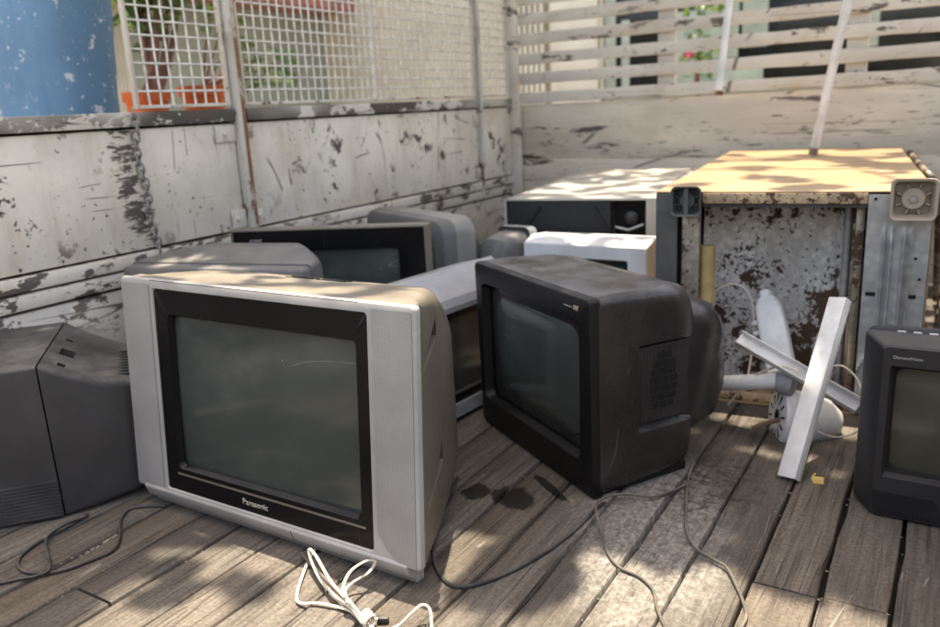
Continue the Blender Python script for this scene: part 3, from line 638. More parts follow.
gr = MB()
for i in range(11): gr.box(-0.0005, 0.0030, -0.125, -0.004, 0.010+0.0085*i, 0.0145+0.0085*i)
gr.build('side_groove', 'purple_grey', lt)

# 5. dark grey set behind the silver one --------------------------------------------
def bow(p): return Vector((p.x, p.y, p.z+(0.014-0.034*(p.x/0.3)**2)*max(0, (p.z-0.35)/0.15)))
dt = empty('television', 'dark grey television with bowed dusty top behind the large silver one', 'television', (-1.775, 1.450, 0), 13, 'discarded televisions')
frame_loft((-0.30, 0.30, 0.0, 0.522), (-0.272, 0.272, 0.075, 0.468), 0.05, 0.012, 0.02, 0.012, 0.02, 0.008).build('bezel', 'grey_tv', dt, tf=bow)
glass(-0.276, 0.276, 0.07, 0.472, 0.026, 0.006).build('screen', 'screen_dark', dt)
MB().loft([sec(0.048, -0.304, 0.304, 0.002, 0.528, 0.012, 6), sec(0.10, -0.298, 0.298, 0.002, 0.531, 0.014, 6), sec(0.17, -0.265, 0.265, 0.002, 0.530, 0.05, 6), sec(0.25, -0.21, 0.20, 0.01, 0.522, 0.06, 6), sec(0.30, -0.15, 0.12, 0.03, 0.50, 0.06, 6)]).build('shell', 'grey_tv', dt, angle=40, tf=bow)

# 6. wide black-fronted set -----------------------------------------------------------
et = empty('television', 'black-fronted flat television with thin silver frame standing near the side wall', 'television', (-1.696, 1.8645, 0), 23.3, 'discarded televisions')
frame_loft((-0.326, 0.326, 0.030, 0.556), (-0.320, 0.314, 0.045, 0.549), 0.05, 0.006, 0.010, 0.006, 0.005, 0.003).build('bezel', 'silver_warm', et)
frame_loft((-0.3185, 0.3125, 0.0465, 0.5475), (-0.235, 0.228, 0.120, 0.486), 0.03, 0.009, 0.016, 0.005, 0.008, 0.002).build('screen_surround', 'black_gloss', et, tf=lambda p: p+Vector((0, 0.003, 0)))
glass(-0.24, 0.232, 0.115, 0.49, 0.020, 0.003).build('screen', 'screen', et)
MB().box(-0.30, 0.30, 0.01, 0.20, 0.0, 0.030).build('foot', 'silver', et, bevel=0.004)
MB().loft([sec(0.05, -0.318, 0.318, 0.034, 0.548, 0.02), sec(0.12, -0.30, 0.30, 0.036, 0.53, 0.04), sec(0.21, -0.23, 0.21, 0.05, 0.45, 0.05), sec(0.29, -0.16, 0.12, 0.08, 0.36, 0.05)]).build('shell', 'black_matt', et)
text('SONY', 0.042, 'logo_grey', et, (-0.262, 0.0025, 0.513), height=0.009)

# 7. rounded grey set by the wall --------------------------------------------------------
ft = empty('television', 'rounded mid grey television behind the flat black-fronted one by the wall', 'television', (-1.81, 2.40, 0), -24.9, 'discarded televisions')
def arch(p): return Vector((p.x, p.y, p.z-0.022*(p.x/0.31)**2*max(0, p.z-0.3)/0.2))
frame_loft((-0.308, 0.308, 0.0, 0.535), (-0.250, 0.250, 0.09, 0.470), 0.06, 0.03, 0.025, 0.05, 0.03, 0.022).build('bezel', 'grey_tv', ft, tf=arch)
glass(-0.256, 0.256, 0.085, 0.475, 0.030, 0.012).build('screen', 'screen_dark', ft)
MB().loft([sec(0.06, -0.308, 0.308, 0.0, 0.535, 0.05, 6), sec(0.145, -0.300, 0.300, 0.0, 0.533, 0.06, 6)], False, True).build('side_band', 'grey_side', ft, tf=arch)
MB().loft([sec(0.135, -0.285, 0.27, 0.01, 0.505, 0.06, 6), sec(0.20, -0.26, 0.22, 0.02, 0.48, 0.07, 6), sec(0.27, -0.20, 0.15, 0.04, 0.42, 0.07, 6)]).build('shell', 'grey_tv', ft)

# 8. small dark hump between wall set and fridge ----------------------------------------------
gt = empty('television', 'small dark grey television with rounded back beside the cream refrigerator', 'television', (-1.405, 2.50, 0), -8, 'discarded televisions')
MB().loft([sec(-0.10, -0.045, 0.045, 0.02, 0.38, 0.04, 6), sec(-0.075, -0.062, 0.062, 0.01, 0.435, 0.04, 6), sec(0.02, -0.070, 0.070, 0.0, 0.448, 0.04, 6), sec(0.05, -0.070, 0.070, 0.0, 0.448, 0.04, 6)]).build('shell', 'grey_tv', gt, angle=50)
frame_loft((-0.073, 0.073, 0.0, 0.462), (-0.058, 0.058, 0.06, 0.42), 0.05, 0.008, 0.02, 0.02, 0.02).build('bezel', 'light_grey', gt, tf=lambda p: Vector((-p.x, 0.10-p.y, p.z)))
glass(-0.062, 0.062, 0.055, 0.425, 0.0, -0.006).build('screen', 'screen_dark', gt, tf=lambda p: Vector((p.x, p.y+0.082, p.z)))

# 9. silver set facing the black one ------------------------------------------------------------
ht = empty('television', 'pale silver television squeezed between the large silver and the black one', 'television', (-1.195, 1.885, 0), 84, 'discarded televisions')
MB().loft([sec(0.13, -0.270, 0.270, 0.03, 0.425, 0.02), sec(0.105, -0.275, 0.275, 0.02, 0.432, 0.012), sec(0.012, -0.268, 0.268, 0.012, 0.372, 0.012), sec(0.0, -0.262, 0.262, 0.014, 0.350, 0.010), sec(0.0, -0.236, 0.236, 0.055, 0.335, 0.008), sec(0.012, -0.230, 0.230, 0.06, 0.33, 0.01)], False, False).build('bezel', 'light_grey', ht, angle=25)
frame_loft((-0.2355, 0.2355, 0.0555, 0.3345), (-0.19, 0.19, 0.085, 0.315), 0.02, 0.004, 0.012, 0.006, 0.01, 0.002).build('screen_surround', 'black_gloss', ht, tf=lambda p: p+Vector((0, 0.004, 0)))
glass(-0.195, 0.195, 0.08, 0.32, 0.016, 0.004).build('screen', 'screen_dark', ht)
MB().loft([sec(0.13, -0.262, 0.262, 0.03, 0.425, 0.02), sec(0.17, -0.24, 0.22, 0.03, 0.42, 0.04), sec(0.22, -0.20, 0.08, 0.05, 0.37, 0.05), sec(0.27, -0.16, 0.0, 0.08, 0.32, 0.04)]).build('shell', 'light_grey', ht)
MB().box(-0.25, 0.25, 0.012, 0.13, 0.0, 0.0195).build('foot', 'black_matt', ht)

# 10. white monitor ------------------------------------------------------------------------------
wt = empty('monitor', 'white boxy monitor with dark screen behind the black television', 'monitor', (-1.095, 2.485, -0.0), 0)
MB().loft([sec(0.16, -0.225, 0.225, 0.0, 0.432, 0.012), sec(0.07, -0.232, 0.232, 0.0, 0.438, 0.010), sec(0.004, -0.230, 0.230, 0.0, 0.420, 0.008), sec(0, -0.226, 0.226, 0.004, 0.416, 0.008), sec(0, -0.165, 0.165, 0.06, 0.372, 0.01), sec(0.03, -0.155, 0.155, 0.07, 0.362, 0.015)], True, False).build('bezel', 'white_plastic', wt, angle=25)
glass(-0.16, 0.16, 0.065, 0.38, 0.034, 0.008).build('screen', 'screen_dark', wt)

# ================================================================== REFRIGERATORS
# cream one at the back
f2 = empty('refrigerator', 'cream refrigerator lying on its side with black compressor bay, against the back wall', 'refrigerator', (-1.2025, 2.70, 0), 9.0, 'refrigerators lying on the floor')
t = 0.022
MB().loft([sec(1.24, -0.2925, 0.2925, 0.0, 0.552, 0.014), sec(0.0, -0.2925, 0.2925, 0.0, 0.552, 0.014), sec(0.0, -0.2865, 0.250, 0.012, 0.544, 0.004), sec(0.16, -0.2865, 0.250, 0.012, 0.544, 0.004)], True, True).build('cabinet', 'cream', f2, angle=30)
MB().box(-0.2925+0.58, 0.2955, 0.005, 1.235, 0.012, 0.535).build('side_panel', 'tan', f2, bevel=0.002)
MB().box(-0.285, 0.12, 0.006, 0.030, 0.03, 0.5425).build('compressor_cover', 'black_matt', f2, bevel=0.003)
MB().bar((-0.23, 0.004, 0.42), (-0.15, 0.004, 0.52), 0.010, 0.012, (0, 1, 0)).build('cover_rib', 'black_matt', f2)
MB().bar((0.06, 0.004, 0.52), (0.115, 0.004, 0.42), 0.010, 0.012, (0, 1, 0)).build('cover_rib', 'black_matt', f2)
MB().box(0.125, 0.248, 0.06, 0.07, 0.03, 0.541).build('bay_back', 'hole', f2)
MB().lathe([(0.028, 0), (0.026, 0.02), (0.012, 0.03)], (0.19, 0.055, 0.475), (0, -1, 0), 16).build('knob', 'charcoal', f2)
MB().tube([(0.13, 0.04, 0.44), (0.18, 0.035, 0.43), (0.235, 0.04, 0.45)], 0.006, 8).build('pipe', 'steel', f2)
MB().box(-0.2925+0.028, -0.2925+0.031, 0.02, 1.22, 0.5512, 0.5530).build('seam', 'flange', f2); MB().box(0.262, 0.266, 0.02, 1.22, 0.5512, 0.5532).build('seam', 'flange', f2)
MB().box(-0.26, 0.26, 0.73, 0.735, 0.5512, 0.5531).build('seam', 'flange', f2)

# tan one on the right with its base toward the camera
F1 = Vector((-0.402, 2.30, 0))
f1 = empty('refrigerator', 'large tan refrigerator lying down with rusty open base and plastic feet facing us', 'refrigerator', F1, 6.6, 'refrigerators lying on the floor')
hw = 0.357; LEN = 1.70; HT = 0.632
MB().box(-hw, hw, 0.0, LEN, HT-0.004, HT).build('top_panel', 'tan', f1, bevel=0.0015)
MB().box(-hw, -hw+0.004, 0.0, LEN, 0.004, HT-0.005).build('side_panel', 'tan', f1); MB().box(hw-0.004, hw, 0.0, LEN, 0.004, HT-0.005).build('side_panel', 'tan', f1)
MB().box(-hw, hw, 0.0, LEN, 0.0, 0.0035).build('bottom_panel', 'tan', f1)
MB().box(-hw+0.005, hw-0.005, LEN-0.02, LEN, 0.004, HT-0.005).build('end_panel', 'tan', f1)
MB().box(-0.225, 0.200, -0.003, 0.018, HT-0.034, HT-0.0045).build('front_lip', 'tan_rusty', f1, bevel=0.001)
MB().box(-0.225, 0.200, 0.010, 0.040, HT-0.046, HT-0.035).build('lip_return', 'flange', f1)
# rust spotted back sheet, gently dished
def dish(u, v_):
    x = -0.25+0.405*u; z = 0.01+(HT-0.05)*v_
    return (x, 0.20+0.05*math.sin(math.pi*u)*0.6-0.03*(u > 0.97)+0.004*math.sin(9*v_+3*u), z)
MB().grid(dish, 14, 12).build('back_sheet', 'sheet', f1)
MB().tube([(0.158, 0.15, 0.01), (0.158, 0.15, HT-0.05)], 0.012, 12).build('bright_edge', 'galv', f1)
MB().box(0.170, 0.2005, 0.11, 0.14, 0.01, HT-0.048).build('inner_upright', 'brown_metal', f1, bevel=0.003)
MB().box(0.176, 0.199, 0.06, 0.10, 0.01, HT-0.05).build('inner_upright', 'brown_metal', f1, bevel=0.003)
gp = MB()
def pan(u, v_):
    x = 0.2015+0.150*u; z = 0.006+(HT-0.014)*v_; c = abs(u-0.5)
    rb_ = 0.0
    hwid = 0.10+max(0, 0.34-v_)*1.1
    for d in (hwid, hwid*2.1): rb_ += 0.012*math.exp(-((c-d)/0.028)**2)*(1 if v_ < 0.80 else max(0, 1-(v_-0.80)*14))
    if v_ > 0.80: pass
    return (x, -0.004-rb_, z)
MB().grid(pan, 44, 60).build('base_plate', 'galv', f1)
for x, z in ((0.222, 0.355), (0.318, 0.352)):
    MB().box(x-0.012, x+0.012, -0.0065, -0.0045, z-0.005, z+0.005).build('slot', 'hole', f1)
for x, z in ((0.218, 0.612), (0.322, 0.455), (0.335, 0.40)): MB().lathe([(0.004, 0), (0.004, 0.002)], (x, -0.0045, z), (0, -1, 0), 10).build('rivet_hole', 'hole', f1)
# left dark flange, tube and bracket
MB().box(-hw, -hw+0.062, -0.006, 0.010, 0.006, HT-0.006).build('corner_flange', 'flange', f1, bevel=0.002)
MB().box(-hw+0.064, -hw+0.072, 0.020, 0.03, 0.006, HT-0.03).build('gap', 'hole', f1)
MB().box(-hw+0.074, -hw+0.126, 0.0, 0.03, 0.006, HT-0.04).build('inner_upright', 'brown_metal', f1, bevel=0.006)
MB().tube([(-0.212, 0.035, 0.30), (-0.212, 0.035, 0.47)], 0.022, 14).build('sleeve', 'brass', f1)
MB().tube([(-0.215, 0.035, 0.01), (-0.215, 0.035, 0.30)], 0.019, 14).build('sleeve', 'brass', f1)
MB().box(-hw+0.07, 0.198, 0.01, 0.06, 0.004, 0.028).build('sill', 'tan_rusty', f1, bevel=0.002)
# adjustable feet
def foot(name, x, z, mat, s=0.046, bars=False):
    ft_ = MB().loft([sec(-0.008, x-s*0.8, x+s*0.8, z-s*0.8, z+s*0.8, 0.014), sec(-0.06, x-s, x+s, z-s, z+s, 0.016), sec(-0.063, x-s*0.97, x+s*0.97, z-s*0.97, z+s*0.97, 0.015), sec(-0.060, x-s*0.86, x+s*0.86, z-s*0.86, z+s*0.86, 0.012), sec(-0.018, x-s*0.72, x+s*0.72, z-s*0.72, z+s*0.72, 0.010)], True, True).build(name, mat, f1, angle=35)
    MB().lathe([(s*0.52, 0), (s*0.52, 0.018), (s*0.46, 0.021), (s*0.2, 0.021), (s*0.2, 0.024), (s*0.16, 0.024)], (x, -0.019, z), (0, -1, 0), 20).build('foot_disc', mat, ft_)
    MB().lathe([(s*0.17, 0), (s*0.15, 0.005)], (x, -0.042, z), (0, -1, 0), 12).build('screw', 'steel', ft_)
    fin = MB()
    for k in range(8):
        a = 2*math.pi*(k+0.5)/8; c, sn = math.cos(a), math.sin(a)
        fin.bar((x+c*s*0.55, -0.03, z+sn*s*0.55), (x+c*s*0.78, -0.03, z+sn*s*0.78), 0.003, 0.02, (0, 1, 0))
    fin.build('fin', mat, ft_)
    if bars: MB().box(x-0.006, x+0.006, -0.058, -0.04, z-s*0.84, z+s*0.84).build('web', mat, ft_)
foot('foot', 0.302, HT-0.016, 'foot_beige', 0.054)
foot('foot', -0.262, HT-0.022, 'flange', 0.043, True)

sb = empty('scrap_board', 'rusty brown sheet of scrap standing right of the tan refrigerator', 'scrap', (0.06, 2.62, 0), 10)
MB().grid(lambda u, v_: (-0.06+0.30*u, 0.02*math.sin(7*u+2*v_)+0.05*v_, 0.55*v_), 12, 10).build('sheet', 'brown_metal', sb)
MB().box(-0.062, -0.045, 0.0, 0.02, 0.0, 0.52).build('edge_strip', 'rust', sb, bevel=0.002)
sr = MB().tube(spline([flo(904, 146, 0.60), flo(914, 158, 0.60), flo(924, 170, 0.59), flo(934, 182, 0.55), flo(938, 215, 0.40), flo(936, 300, 0.02)], 5), 0.013, 10).build('scrap_pipe', 'brown_metal')
tag(sr, 'dark bent metal pipe beside the right edge of the tan refrigerator', 'pipe')

# ================================================================== PEDESTAL FAN PARTS
FY = 2.06
fan = empty('pedestal_fan', 'broken white pedestal fan with crossed base bars lying in front of the tan refrigerator', 'fan', (-0.39, 2.06, 0))
FO = Vector((-0.39, 2.06, 0))
def fp(x, y, Y): return onY(x, y, Y)-FO
def channel(p, q, wd, dp, th=0.003, nrm=(0, -1, 0)):
    p, q, nrm = Vector(p), Vector(q), Vector(nrm).normalized(); d = q-p; a = d.cross(nrm).normalized(); nn = a.cross(d).normalized()
    if nn.dot(nrm) < 0: nn = -nn
    mb = MB(); mb.obox(p-a*wd/2, d, a*wd, -nn*th)
    for s in (-1, 1): mb.obox(p+a*(wd/2-th/2)*s-a*th/2, d, a*th, -nn*dp)
    return mb
b0, b1 = flo(786, 477, 0.012)-FO, fp(838, 297, 2.10)
channel(b0, b1, 0.047, 0.026, nrm=(-0.4, -1, 0.15)).build('base_bar', 'fan_white', fan, bevel=0.0012)
bd = (b1-b0).normalized(); bn = Vector((-0.4, -1, 0.15)); ba = bd.cross(bn).normalized(); bn = ba.cross(bd).normalized(); bn = bn if bn.y < 0 else -bn
c0, c1 = fp(738, 339, 2.10), fp(858, 408, 2.06)
channel(c0, c1, 0.040, 0.022, nrm=(0.25, 1.0, -1.3)).build('base_bar', 'fan_white', fan, bevel=0.0012)
MB().tube([fp(700, 384, 2.12), fp(778, 381, 2.10)], 0.0215, 20).build('pole', 'fan_white', fan)
col0 = fp(790, 384, 2.085)
MB().lathe([(0.030, -0.012), (0.033, 0.0), (0.033, 0.028), (0.024, 0.032)], fp(783, 382, 2.105), (1, -0.1, -0.1), 20).build('clamp_collar', 'fan_grey', fan)
MB().obox(fp(776, 372, 2.085), (0.045, 0, -0.010), (0, 0.012, 0), (-0.006, 0, -0.045)).build('clamp_bracket', 'fan_grey', fan, bevel=0.004)
mc = fp(776, 416, 2.11); md = Vector((0.86, 0.42, -0.12)).normalized()
mh = MB().lathe([(0.020, 0.002), (0.034, 0.0), (0.078, 0.004), (0.082, 0.012), (0.082, 0.028), (0.076, 0.034), (0.072, 0.085), (0.058, 0.135), (0.032, 0.165), (0.001, 0.172)], mc, md, 32, False, True).build('motor_housing', 'fan_white', fan, angle=35)
MB().lathe([(0.020, 0.004), (0.001, 0.03)], mc, md, 20).build('shaft_hole', 'hole', mh)
u_ = md.orthogonal().normalized(); w_ = md.cross(u_)
for k in range(12):
    a = 2*math.pi*k/12; rd = u_*math.cos(a)+w_*math.sin(a); tg = md.cross(rd)
    MB().obox(mc+rd*0.036-tg*0.003-md*0.0003+md*0.0005, rd*0.026, tg*0.005, md*0.003).build('cooling_slot', 'hole', mh)
MB().tube([mc+md*0.09-Vector((0, 0, 0.05)), mc+md*0.10-Vector((0, 0, 0.085))], 0.010, 10).build('tilt_knob', 'fan_white', mh)
# switch column
s0, s1 = fp(782, 372, 2.30), fp(766, 292, 2.42)
ax = (s1-s0); a_ = ax.cross(Vector((0, 1, 0))).normalized(); n_ = a_.cross(ax).normalized()
secs = []
for t_, wd in ((0, 0.040), (0.55, 0.041), (0.82, 0.038), (0.90, 0.030), (0.93, 0.018), (1.0, 0.017)):
    c = s0+ax*t_; secs.append([c+a_*x+n_*z for x, z in rr(-wd, wd, -0.022, 0.022, 0.012)])
sc_ = MB().loft(secs).build('switch_column', 'fan_white', fan, angle=35)
for k in range(4):
    c = s0+ax*(0.26+0.13*k)
    MB().lathe([(0.0085, 0), (0.0085, 0.014), (0.006, 0.018)], c+a_*0.040*(-1 if a_.x > 0 else 1), -a_ if a_.x > 0 else a_, 12).build('push_button', 'fan_white', sc_)
lp_ = [fp(712, 312, 2.36), fp(716, 292, 2.36), fp(732, 284, 2.37), fp(748, 292, 2.37), fp(754, 318, 2.38), fp(752, 350, 2.36), fp(748, 376, 2.30)]
MB().tube(spline(lp_, 6), 0.0032, 7).build('lead', 'cord_white', fan)
lp2 = [fp(742, 372, 2.16), fp(733, 388, 2.14), fp(727, 404, 2.13)]
MB().tube(spline([fp(800, 372, 2.06), fp(782, 366, 2.08), fp(762, 372, 2.10), fp(748, 380, 2.10), fp(738, 392, 2.10), fp(728, 405, 2.10)], 6), 0.0028, 6).build('lead', 'cord_white', fan)
MB().tube(spline([fp(826, 367, 2.14), fp(842, 366, 2.16), fp(855, 376, 2.14), fp(861, 388, 2.12)], 6), 0.0028, 6).build('lead', 'cord_white', fan)
MB().tube(spline([fp(818, 432, 2.04), fp(834, 437, 2.02), fp(850, 435, 2.02), fp(858, 431, 2.02)], 6), 0.0025, 6).build('lead', 'cord_white', fan)
tw = MB().tube(spline([flo(752, 428, 0.030), flo(770, 422, 0.045), flo(786, 418, 0.055)], 4), [0.005, 0.006, 0.006, 0.006, 0.006, 0.006, 0.006, 0.005, 0.004], 7).build('twig', 'twig'); tag(tw, 'short brown stick poking into the fan motor', 'twig')

# ================================================================== POLES
lpb = flo(813, 155, HT+0.002); 
pl = MB(); ptop = onY(849, -4, 3.38); pd = (ptop-lpb)
pe = lpb+pd*((1.93-lpb.z)/pd.z)
pl.tube([lpb+Vector((0, 0, 0.006)), lpb+pd*0.04+Vector((0, 0, 0.006)), pe], 0.0175, 14)
lean_pole = pl.build('pole', 'pole_grey'); tag(lean_pole, 'long white metal pole standing on top of the tan refrigerator', 'pole')
cap = MB().lathe([(0.0195, 0.0), (0.0195, 0.03), (0.0178, 0.032)], lpb+Vector((0, 0, 0.007)), pd, 14).build('pole_ferrule', 'steel', lean_pole)
hb = onY(718.5, 95, 3.69); hd = (onY(730, 0, 3.69)-hb)
hang_bot = hb; hang_top = hb+hd*((1.93-hb.z)/hd.z)
hp = MB().tube([hang_bot, hang_top], 0.0160, 12).build('pole', 'pole_grey'); tag(hp, 'thin white pole hanging down with a rusty open end before the slats', 'pole')
MB().lathe([(0.015, -0.001), (0.0195, 0.0), (0.0195, 0.014), (0.0146, 0.022)], hang_bot, hd, 12).build('rusty_end', 'rust', hp)
# cover bow the two poles are tied to
for yb, lab in ((3.69, 'white tubular bow over the truck bed carrying the hanging pole'), (pe.y, 'white tubular bow over the truck bed that the leaning pole touches')):
    cb = empty('cover_bow', lab, 'cover bow', (XW, yb, 1.945), 0, 'bows across the truck bed')
    MB().tube([(-0.01, 0, -0.07), (0.03, 0, -0.01), (0.09, 0, 0.0), (2.77, 0, 0.0), (2.83, 0, -0.01), (2.86, 0, -0.07)], 0.014, 12).build('bow_tube', 'post_grey', cb)

# ================================================================== CORDS
def cord(name, label, pts, r, mat, twin=False, n=8):
    P = spline(pts, n); root = None
    if twin:
        mb = MB()
        for s in (-1, 1):
            Q = []
            for i, p in enumerate(P):
                t_ = (P[min(i+1, len(P)-1)]-P[max(i-1, 0)]); sd = t_.cross(Vector((0, 0, 1)))
                sd = sd.normalized() if sd.length > 1e-6 else Vector((1, 0, 0)); Q.append(p+sd*r*0.85*s)
            mb.tube(Q, r, 7)
    else: mb = MB().tube(P, r, 8)
    o = mb.build(name, mat); return tag(o, label, 'cord', 'loose cords on the floor')
z0 = 0.0045
cw = [(316, 548, .005), (306, 566, .006), (297, 600, .005), (318, 603, .008), (338, 607, .008), (352, 612, .010), (362, 622, .012), (345, 598, .03), (330, 580, .045), (316, 556, .05), (309, 549, .045), (312, 562, .03), (322, 582, .016), (340, 600, .014), (356, 612, .016), (366, 622, .014), (352, 604, .03), (343, 590, .05), (350, 572, .065), (366, 561, .06), (375, 562, .05), (368, 573, .04), (352, 583, .025), (345, 592, .018), (352, 606, .012), (364, 620, .01), (378, 632, .006)]
c1_ = cord('power_cord', 'ivory power cord tied in a loose bundle before the silver television', [flo(a, b, z) for a, b, z in cw], 0.0017, 'cord_white', True)
kn = flo(366, 617, 0.014); ax_ = (flo(380, 634, 0.012)-kn).normalized(); uu = ax_.orthogonal().normalized(); ww = ax_.cross(uu)
MB().tube([kn+ax_*(-0.006+0.0008*i)+(uu*math.cos(i*0.75)+ww*math.sin(i*0.75)*0.75)*0.0125 for i in range(34)], 0.0030, 7).build('knot', 'cord_white', c1_)
MB().tube([flo(301, 553, 0.008), flo(318, 572, 0.012), flo(336, 590, 0.014), flo(352, 606, 0.014)], 0.0038, 8).build('grey_tail', 'cord_grey', c1_)
MB().tube(spline([flo(380, 632, 0.006), flo(398, 626, 0.010), flo(412, 613, 0.030), flo(422, 605, 0.038), flo(430, 610, 0.030), flo(432, 632, 0.006)], 7), 0.0028, 8).build('cord_end', 'cord_white', c1_)
pg = flo(392, 622, 0.012)
MB().obox(pg+Vector((-0.03, -0.008, -0.010)), (0.020, 0.011, 0), (-0.007, 0.011, 0), (0, 0, 0.012)).build('plug', 'cord_black', c1_, bevel=0.004)
cord('power_cord', 'black cord curving over the planks between silver and black televisions', [flo(458, 476, .05), flo(452, 492, .02), flo(441, 516, .005), flo(434, 548, z0), flo(436, 566, z0), flo(446, 582, z0), flo(462, 587, z0), flo(488, 581, z0), flo(520, 567, z0), flo(552, 548, z0), flo(576, 529, z0), flo(594, 511, z0), flo(604, 503, z0)], 0.0040, 'cord_black')
cord('power_cord', 'grey brown cord running forward from under the black television to picture bottom', [flo(690, 483, z0), flo(672, 491, .006), flo(652, 497, .010), flo(625, 494, .016), flo(604, 498, .020), flo(596, 508, .018), flo(601, 530, .012), flo(607, 551, .008), flo(619, 567, z0), flo(640, 577, z0), flo(653, 590, z0), flo(657, 608, z0), flo(666, 630, z0), flo(672, 650, z0)], 0.0030, 'cord_grey')
cord('power_cord', 'grey brown cord looping right of the black television toward picture bottom', [flo(694, 462, .02), flo(688, 480, .008), flo(686, 508, z0), flo(687, 532, z0), flo(698, 550, .007), flo(715, 560, .010), flo(727, 568, .010), flo(736, 585, .007), flo(744, 604, z0), flo(746, 618, z0), flo(738, 632, z0), flo(726, 645, z0)], 0.0031, 'cord_grey')
cord('power_cord', 'black cord lying in a wide loop before the left television', [flo(166, 506, z0), flo(150, 506, z0), flo(130, 509, z0), flo(121, 520, z0), flo(119, 540, z0), flo(112, 551, z0), flo(92, 560, z0), flo(60, 571, z0), flo(30, 573, z0), flo(18, 566, z0), flo(22, 555, z0), flo(38, 543, z0), flo(58, 532, z0), flo(76, 522, z0), flo(88, 514, .008)], 0.0036, 'cord_black')
cord('power_cord', 'short black cord crossing the loop near the left television', [flo(86, 516, .010), flo(66, 524, .011), flo(48, 536, .012), flo(46, 548, .012), flo(50, 568, .012), flo(36, 576, z0), flo(15, 580, z0), flo(-15, 587, z0)], 0.0034, 'cord_black')

# ================================================================== SMALL BITS
chp = flo(818, 484, 0)
cc = empty('wood_chip', 'bent yellow chip lying on the planks left of the charcoal television', 'chip', chp, 20)
MB().obox((-0.012, 0, 0.001), (0.024, -0.004, 0), (0.002, 0.004, 0), (0, 0.006, 0.014)).build('face', 'chip', cc, bevel=0.0008)
MB().obox((-0.012, 0.003, 0.006), (0.012, 0.020, 0.003), (-0.003, 0.002, 0), (0, 0.002, 0.007)).build('fold', 'chip', cc, bevel=0.0008)
gr_ = MB(); rnd = random.Random(3)
def crumb(p, s):
    b = len(gr_.v); vs = [(1, 0, 0), (-1, 0, 0), (0, 1, 0), (0, -1, 0), (0, 0, 1), (0, 0, -1)]
    gr_.v += [tuple(Vector(p)+Vector((v_[0]*rnd.uniform(.6, 1.3), v_[1]*rnd.uniform(.6, 1.3), v_[2]*rnd.uniform(.4, .9)))*s) for v_ in vs]
    gr_.f += [tuple(b+i for i in q) for q in ((0, 2, 4), (2, 1, 4), (1, 3, 4), (3, 0, 4), (2, 0, 5), (1, 2, 5), (3, 1, 5), (0, 3, 5))]
for i in range(420):
    sx = rnd.choice(seams); y = rnd.uniform(0.5, 2.4); s = rnd.choice([0.0012, 0.0018, 0.0025, 0.0035])
    if sx < -1.7 or sx > 0.1: continue
    crumb((sx+rnd.gauss(0, 0.003), y, -0.006-s*0.5+rnd.uniform(-0.004, 0.003)), s)
for i in range(160):
    t_ = rnd.random(); p = flo(0, 603, 0)*(1-t_)+flo(118, 533, 0)*t_
    s = rnd.choice([0.0015, 0.0025, 0.004]); crumb((p.x+rnd.gauss(0, 0.004), p.y+rnd.gauss(0, 0.004), -0.004), s)
for i in range(60):
    t_ = rnd.random(); p = flo(752, 583, 0)*(1-t_)+flo(891, 614, 0)*t_; s = rnd.choice([0.0015, 0.0025, 0.003]); crumb((p.x, p.y+rnd.gauss(0, 0.002), -0.003), s)
for i in range(90):
    p = (rnd.uniform(-1.6, 0.05), rnd.uniform(0.7, 2.0)); s = rnd.choice([0.0010, 0.0014, 0.002]); crumb((p[0], p[1], s*0.5), s)
tag(gr_.build('grit', 'grit', smooth=False), 'pale grit and crumbs caught in the gaps between the planks', 'grit', kind='stuff')
#@@BACKGROUND
# ================================================================== BEYOND THE TRUCK
M['blue'] = peel('blue_paint', (0.13, 0.27, 0.42), (0.62, 0.64, 0.66), 0.62, 9, 0.0, 1.3, (1, 1, 0.8), dirt=(0.05, 0.12, 0.22), scr=False)
M['plaster'] = simple('pale_green_grey_plaster', (0.25, 0.27, 0.23), 0.85, 0, 0.12, 1.2)
M['plaster_cream'] = simple('cream_paint', (0.50, 0.46, 0.37), 0.8, 0, 0.12, 1.5)
M['siding'] = simple('pale_siding', (0.60, 0.57, 0.50), 0.7, 0, 0.12, 2)
M['red_trim'] = simple('faded_red_paint', (0.30, 0.13, 0.12), 0.7, 0, 0.2, 4)
M['dark_glass'] = simple('dark_window_glass', (0.012, 0.014, 0.014), 0.15, 0, 0.3, 3, 0.02)
M['grey_paint'] = simple('grey_paint', (0.30, 0.31, 0.30), 0.7)
M['green_curtain'] = simple('pale_green_curtain', (0.34, 0.40, 0.355), 0.8, 0, 0.2, 4)
M['pink'] = simple('pink_cloth', (0.55, 0.06, 0.16), 0.7)
M['orange'] = simple('orange_plastic', (0.62, 0.115, 0.025), 0.45, 0, 0.15, 8)
M['concrete'] = simple('grey_concrete', (0.30, 0.29, 0.27), 0.9, 0, 0.2, 5)
M['house_brown'] = simple('dull_brown_render', (0.17, 0.15, 0.13), 0.9, 0, 0.2, 1.5)
M['grey_dark'] = simple('dark_shutter_paint', (0.06, 0.065, 0.065), 0.6)
M['soil'] = simple('potting_soil', (0.06, 0.045, 0.03), 0.95)
M['red_bark'] = simple('reddish_stem', (0.20, 0.085, 0.055), 0.8, 0, 0.3, 20)
M['bark'] = simple('tree_bark', (0.13, 0.105, 0.08), 0.9, 0, 0.3, 14, 0.6)
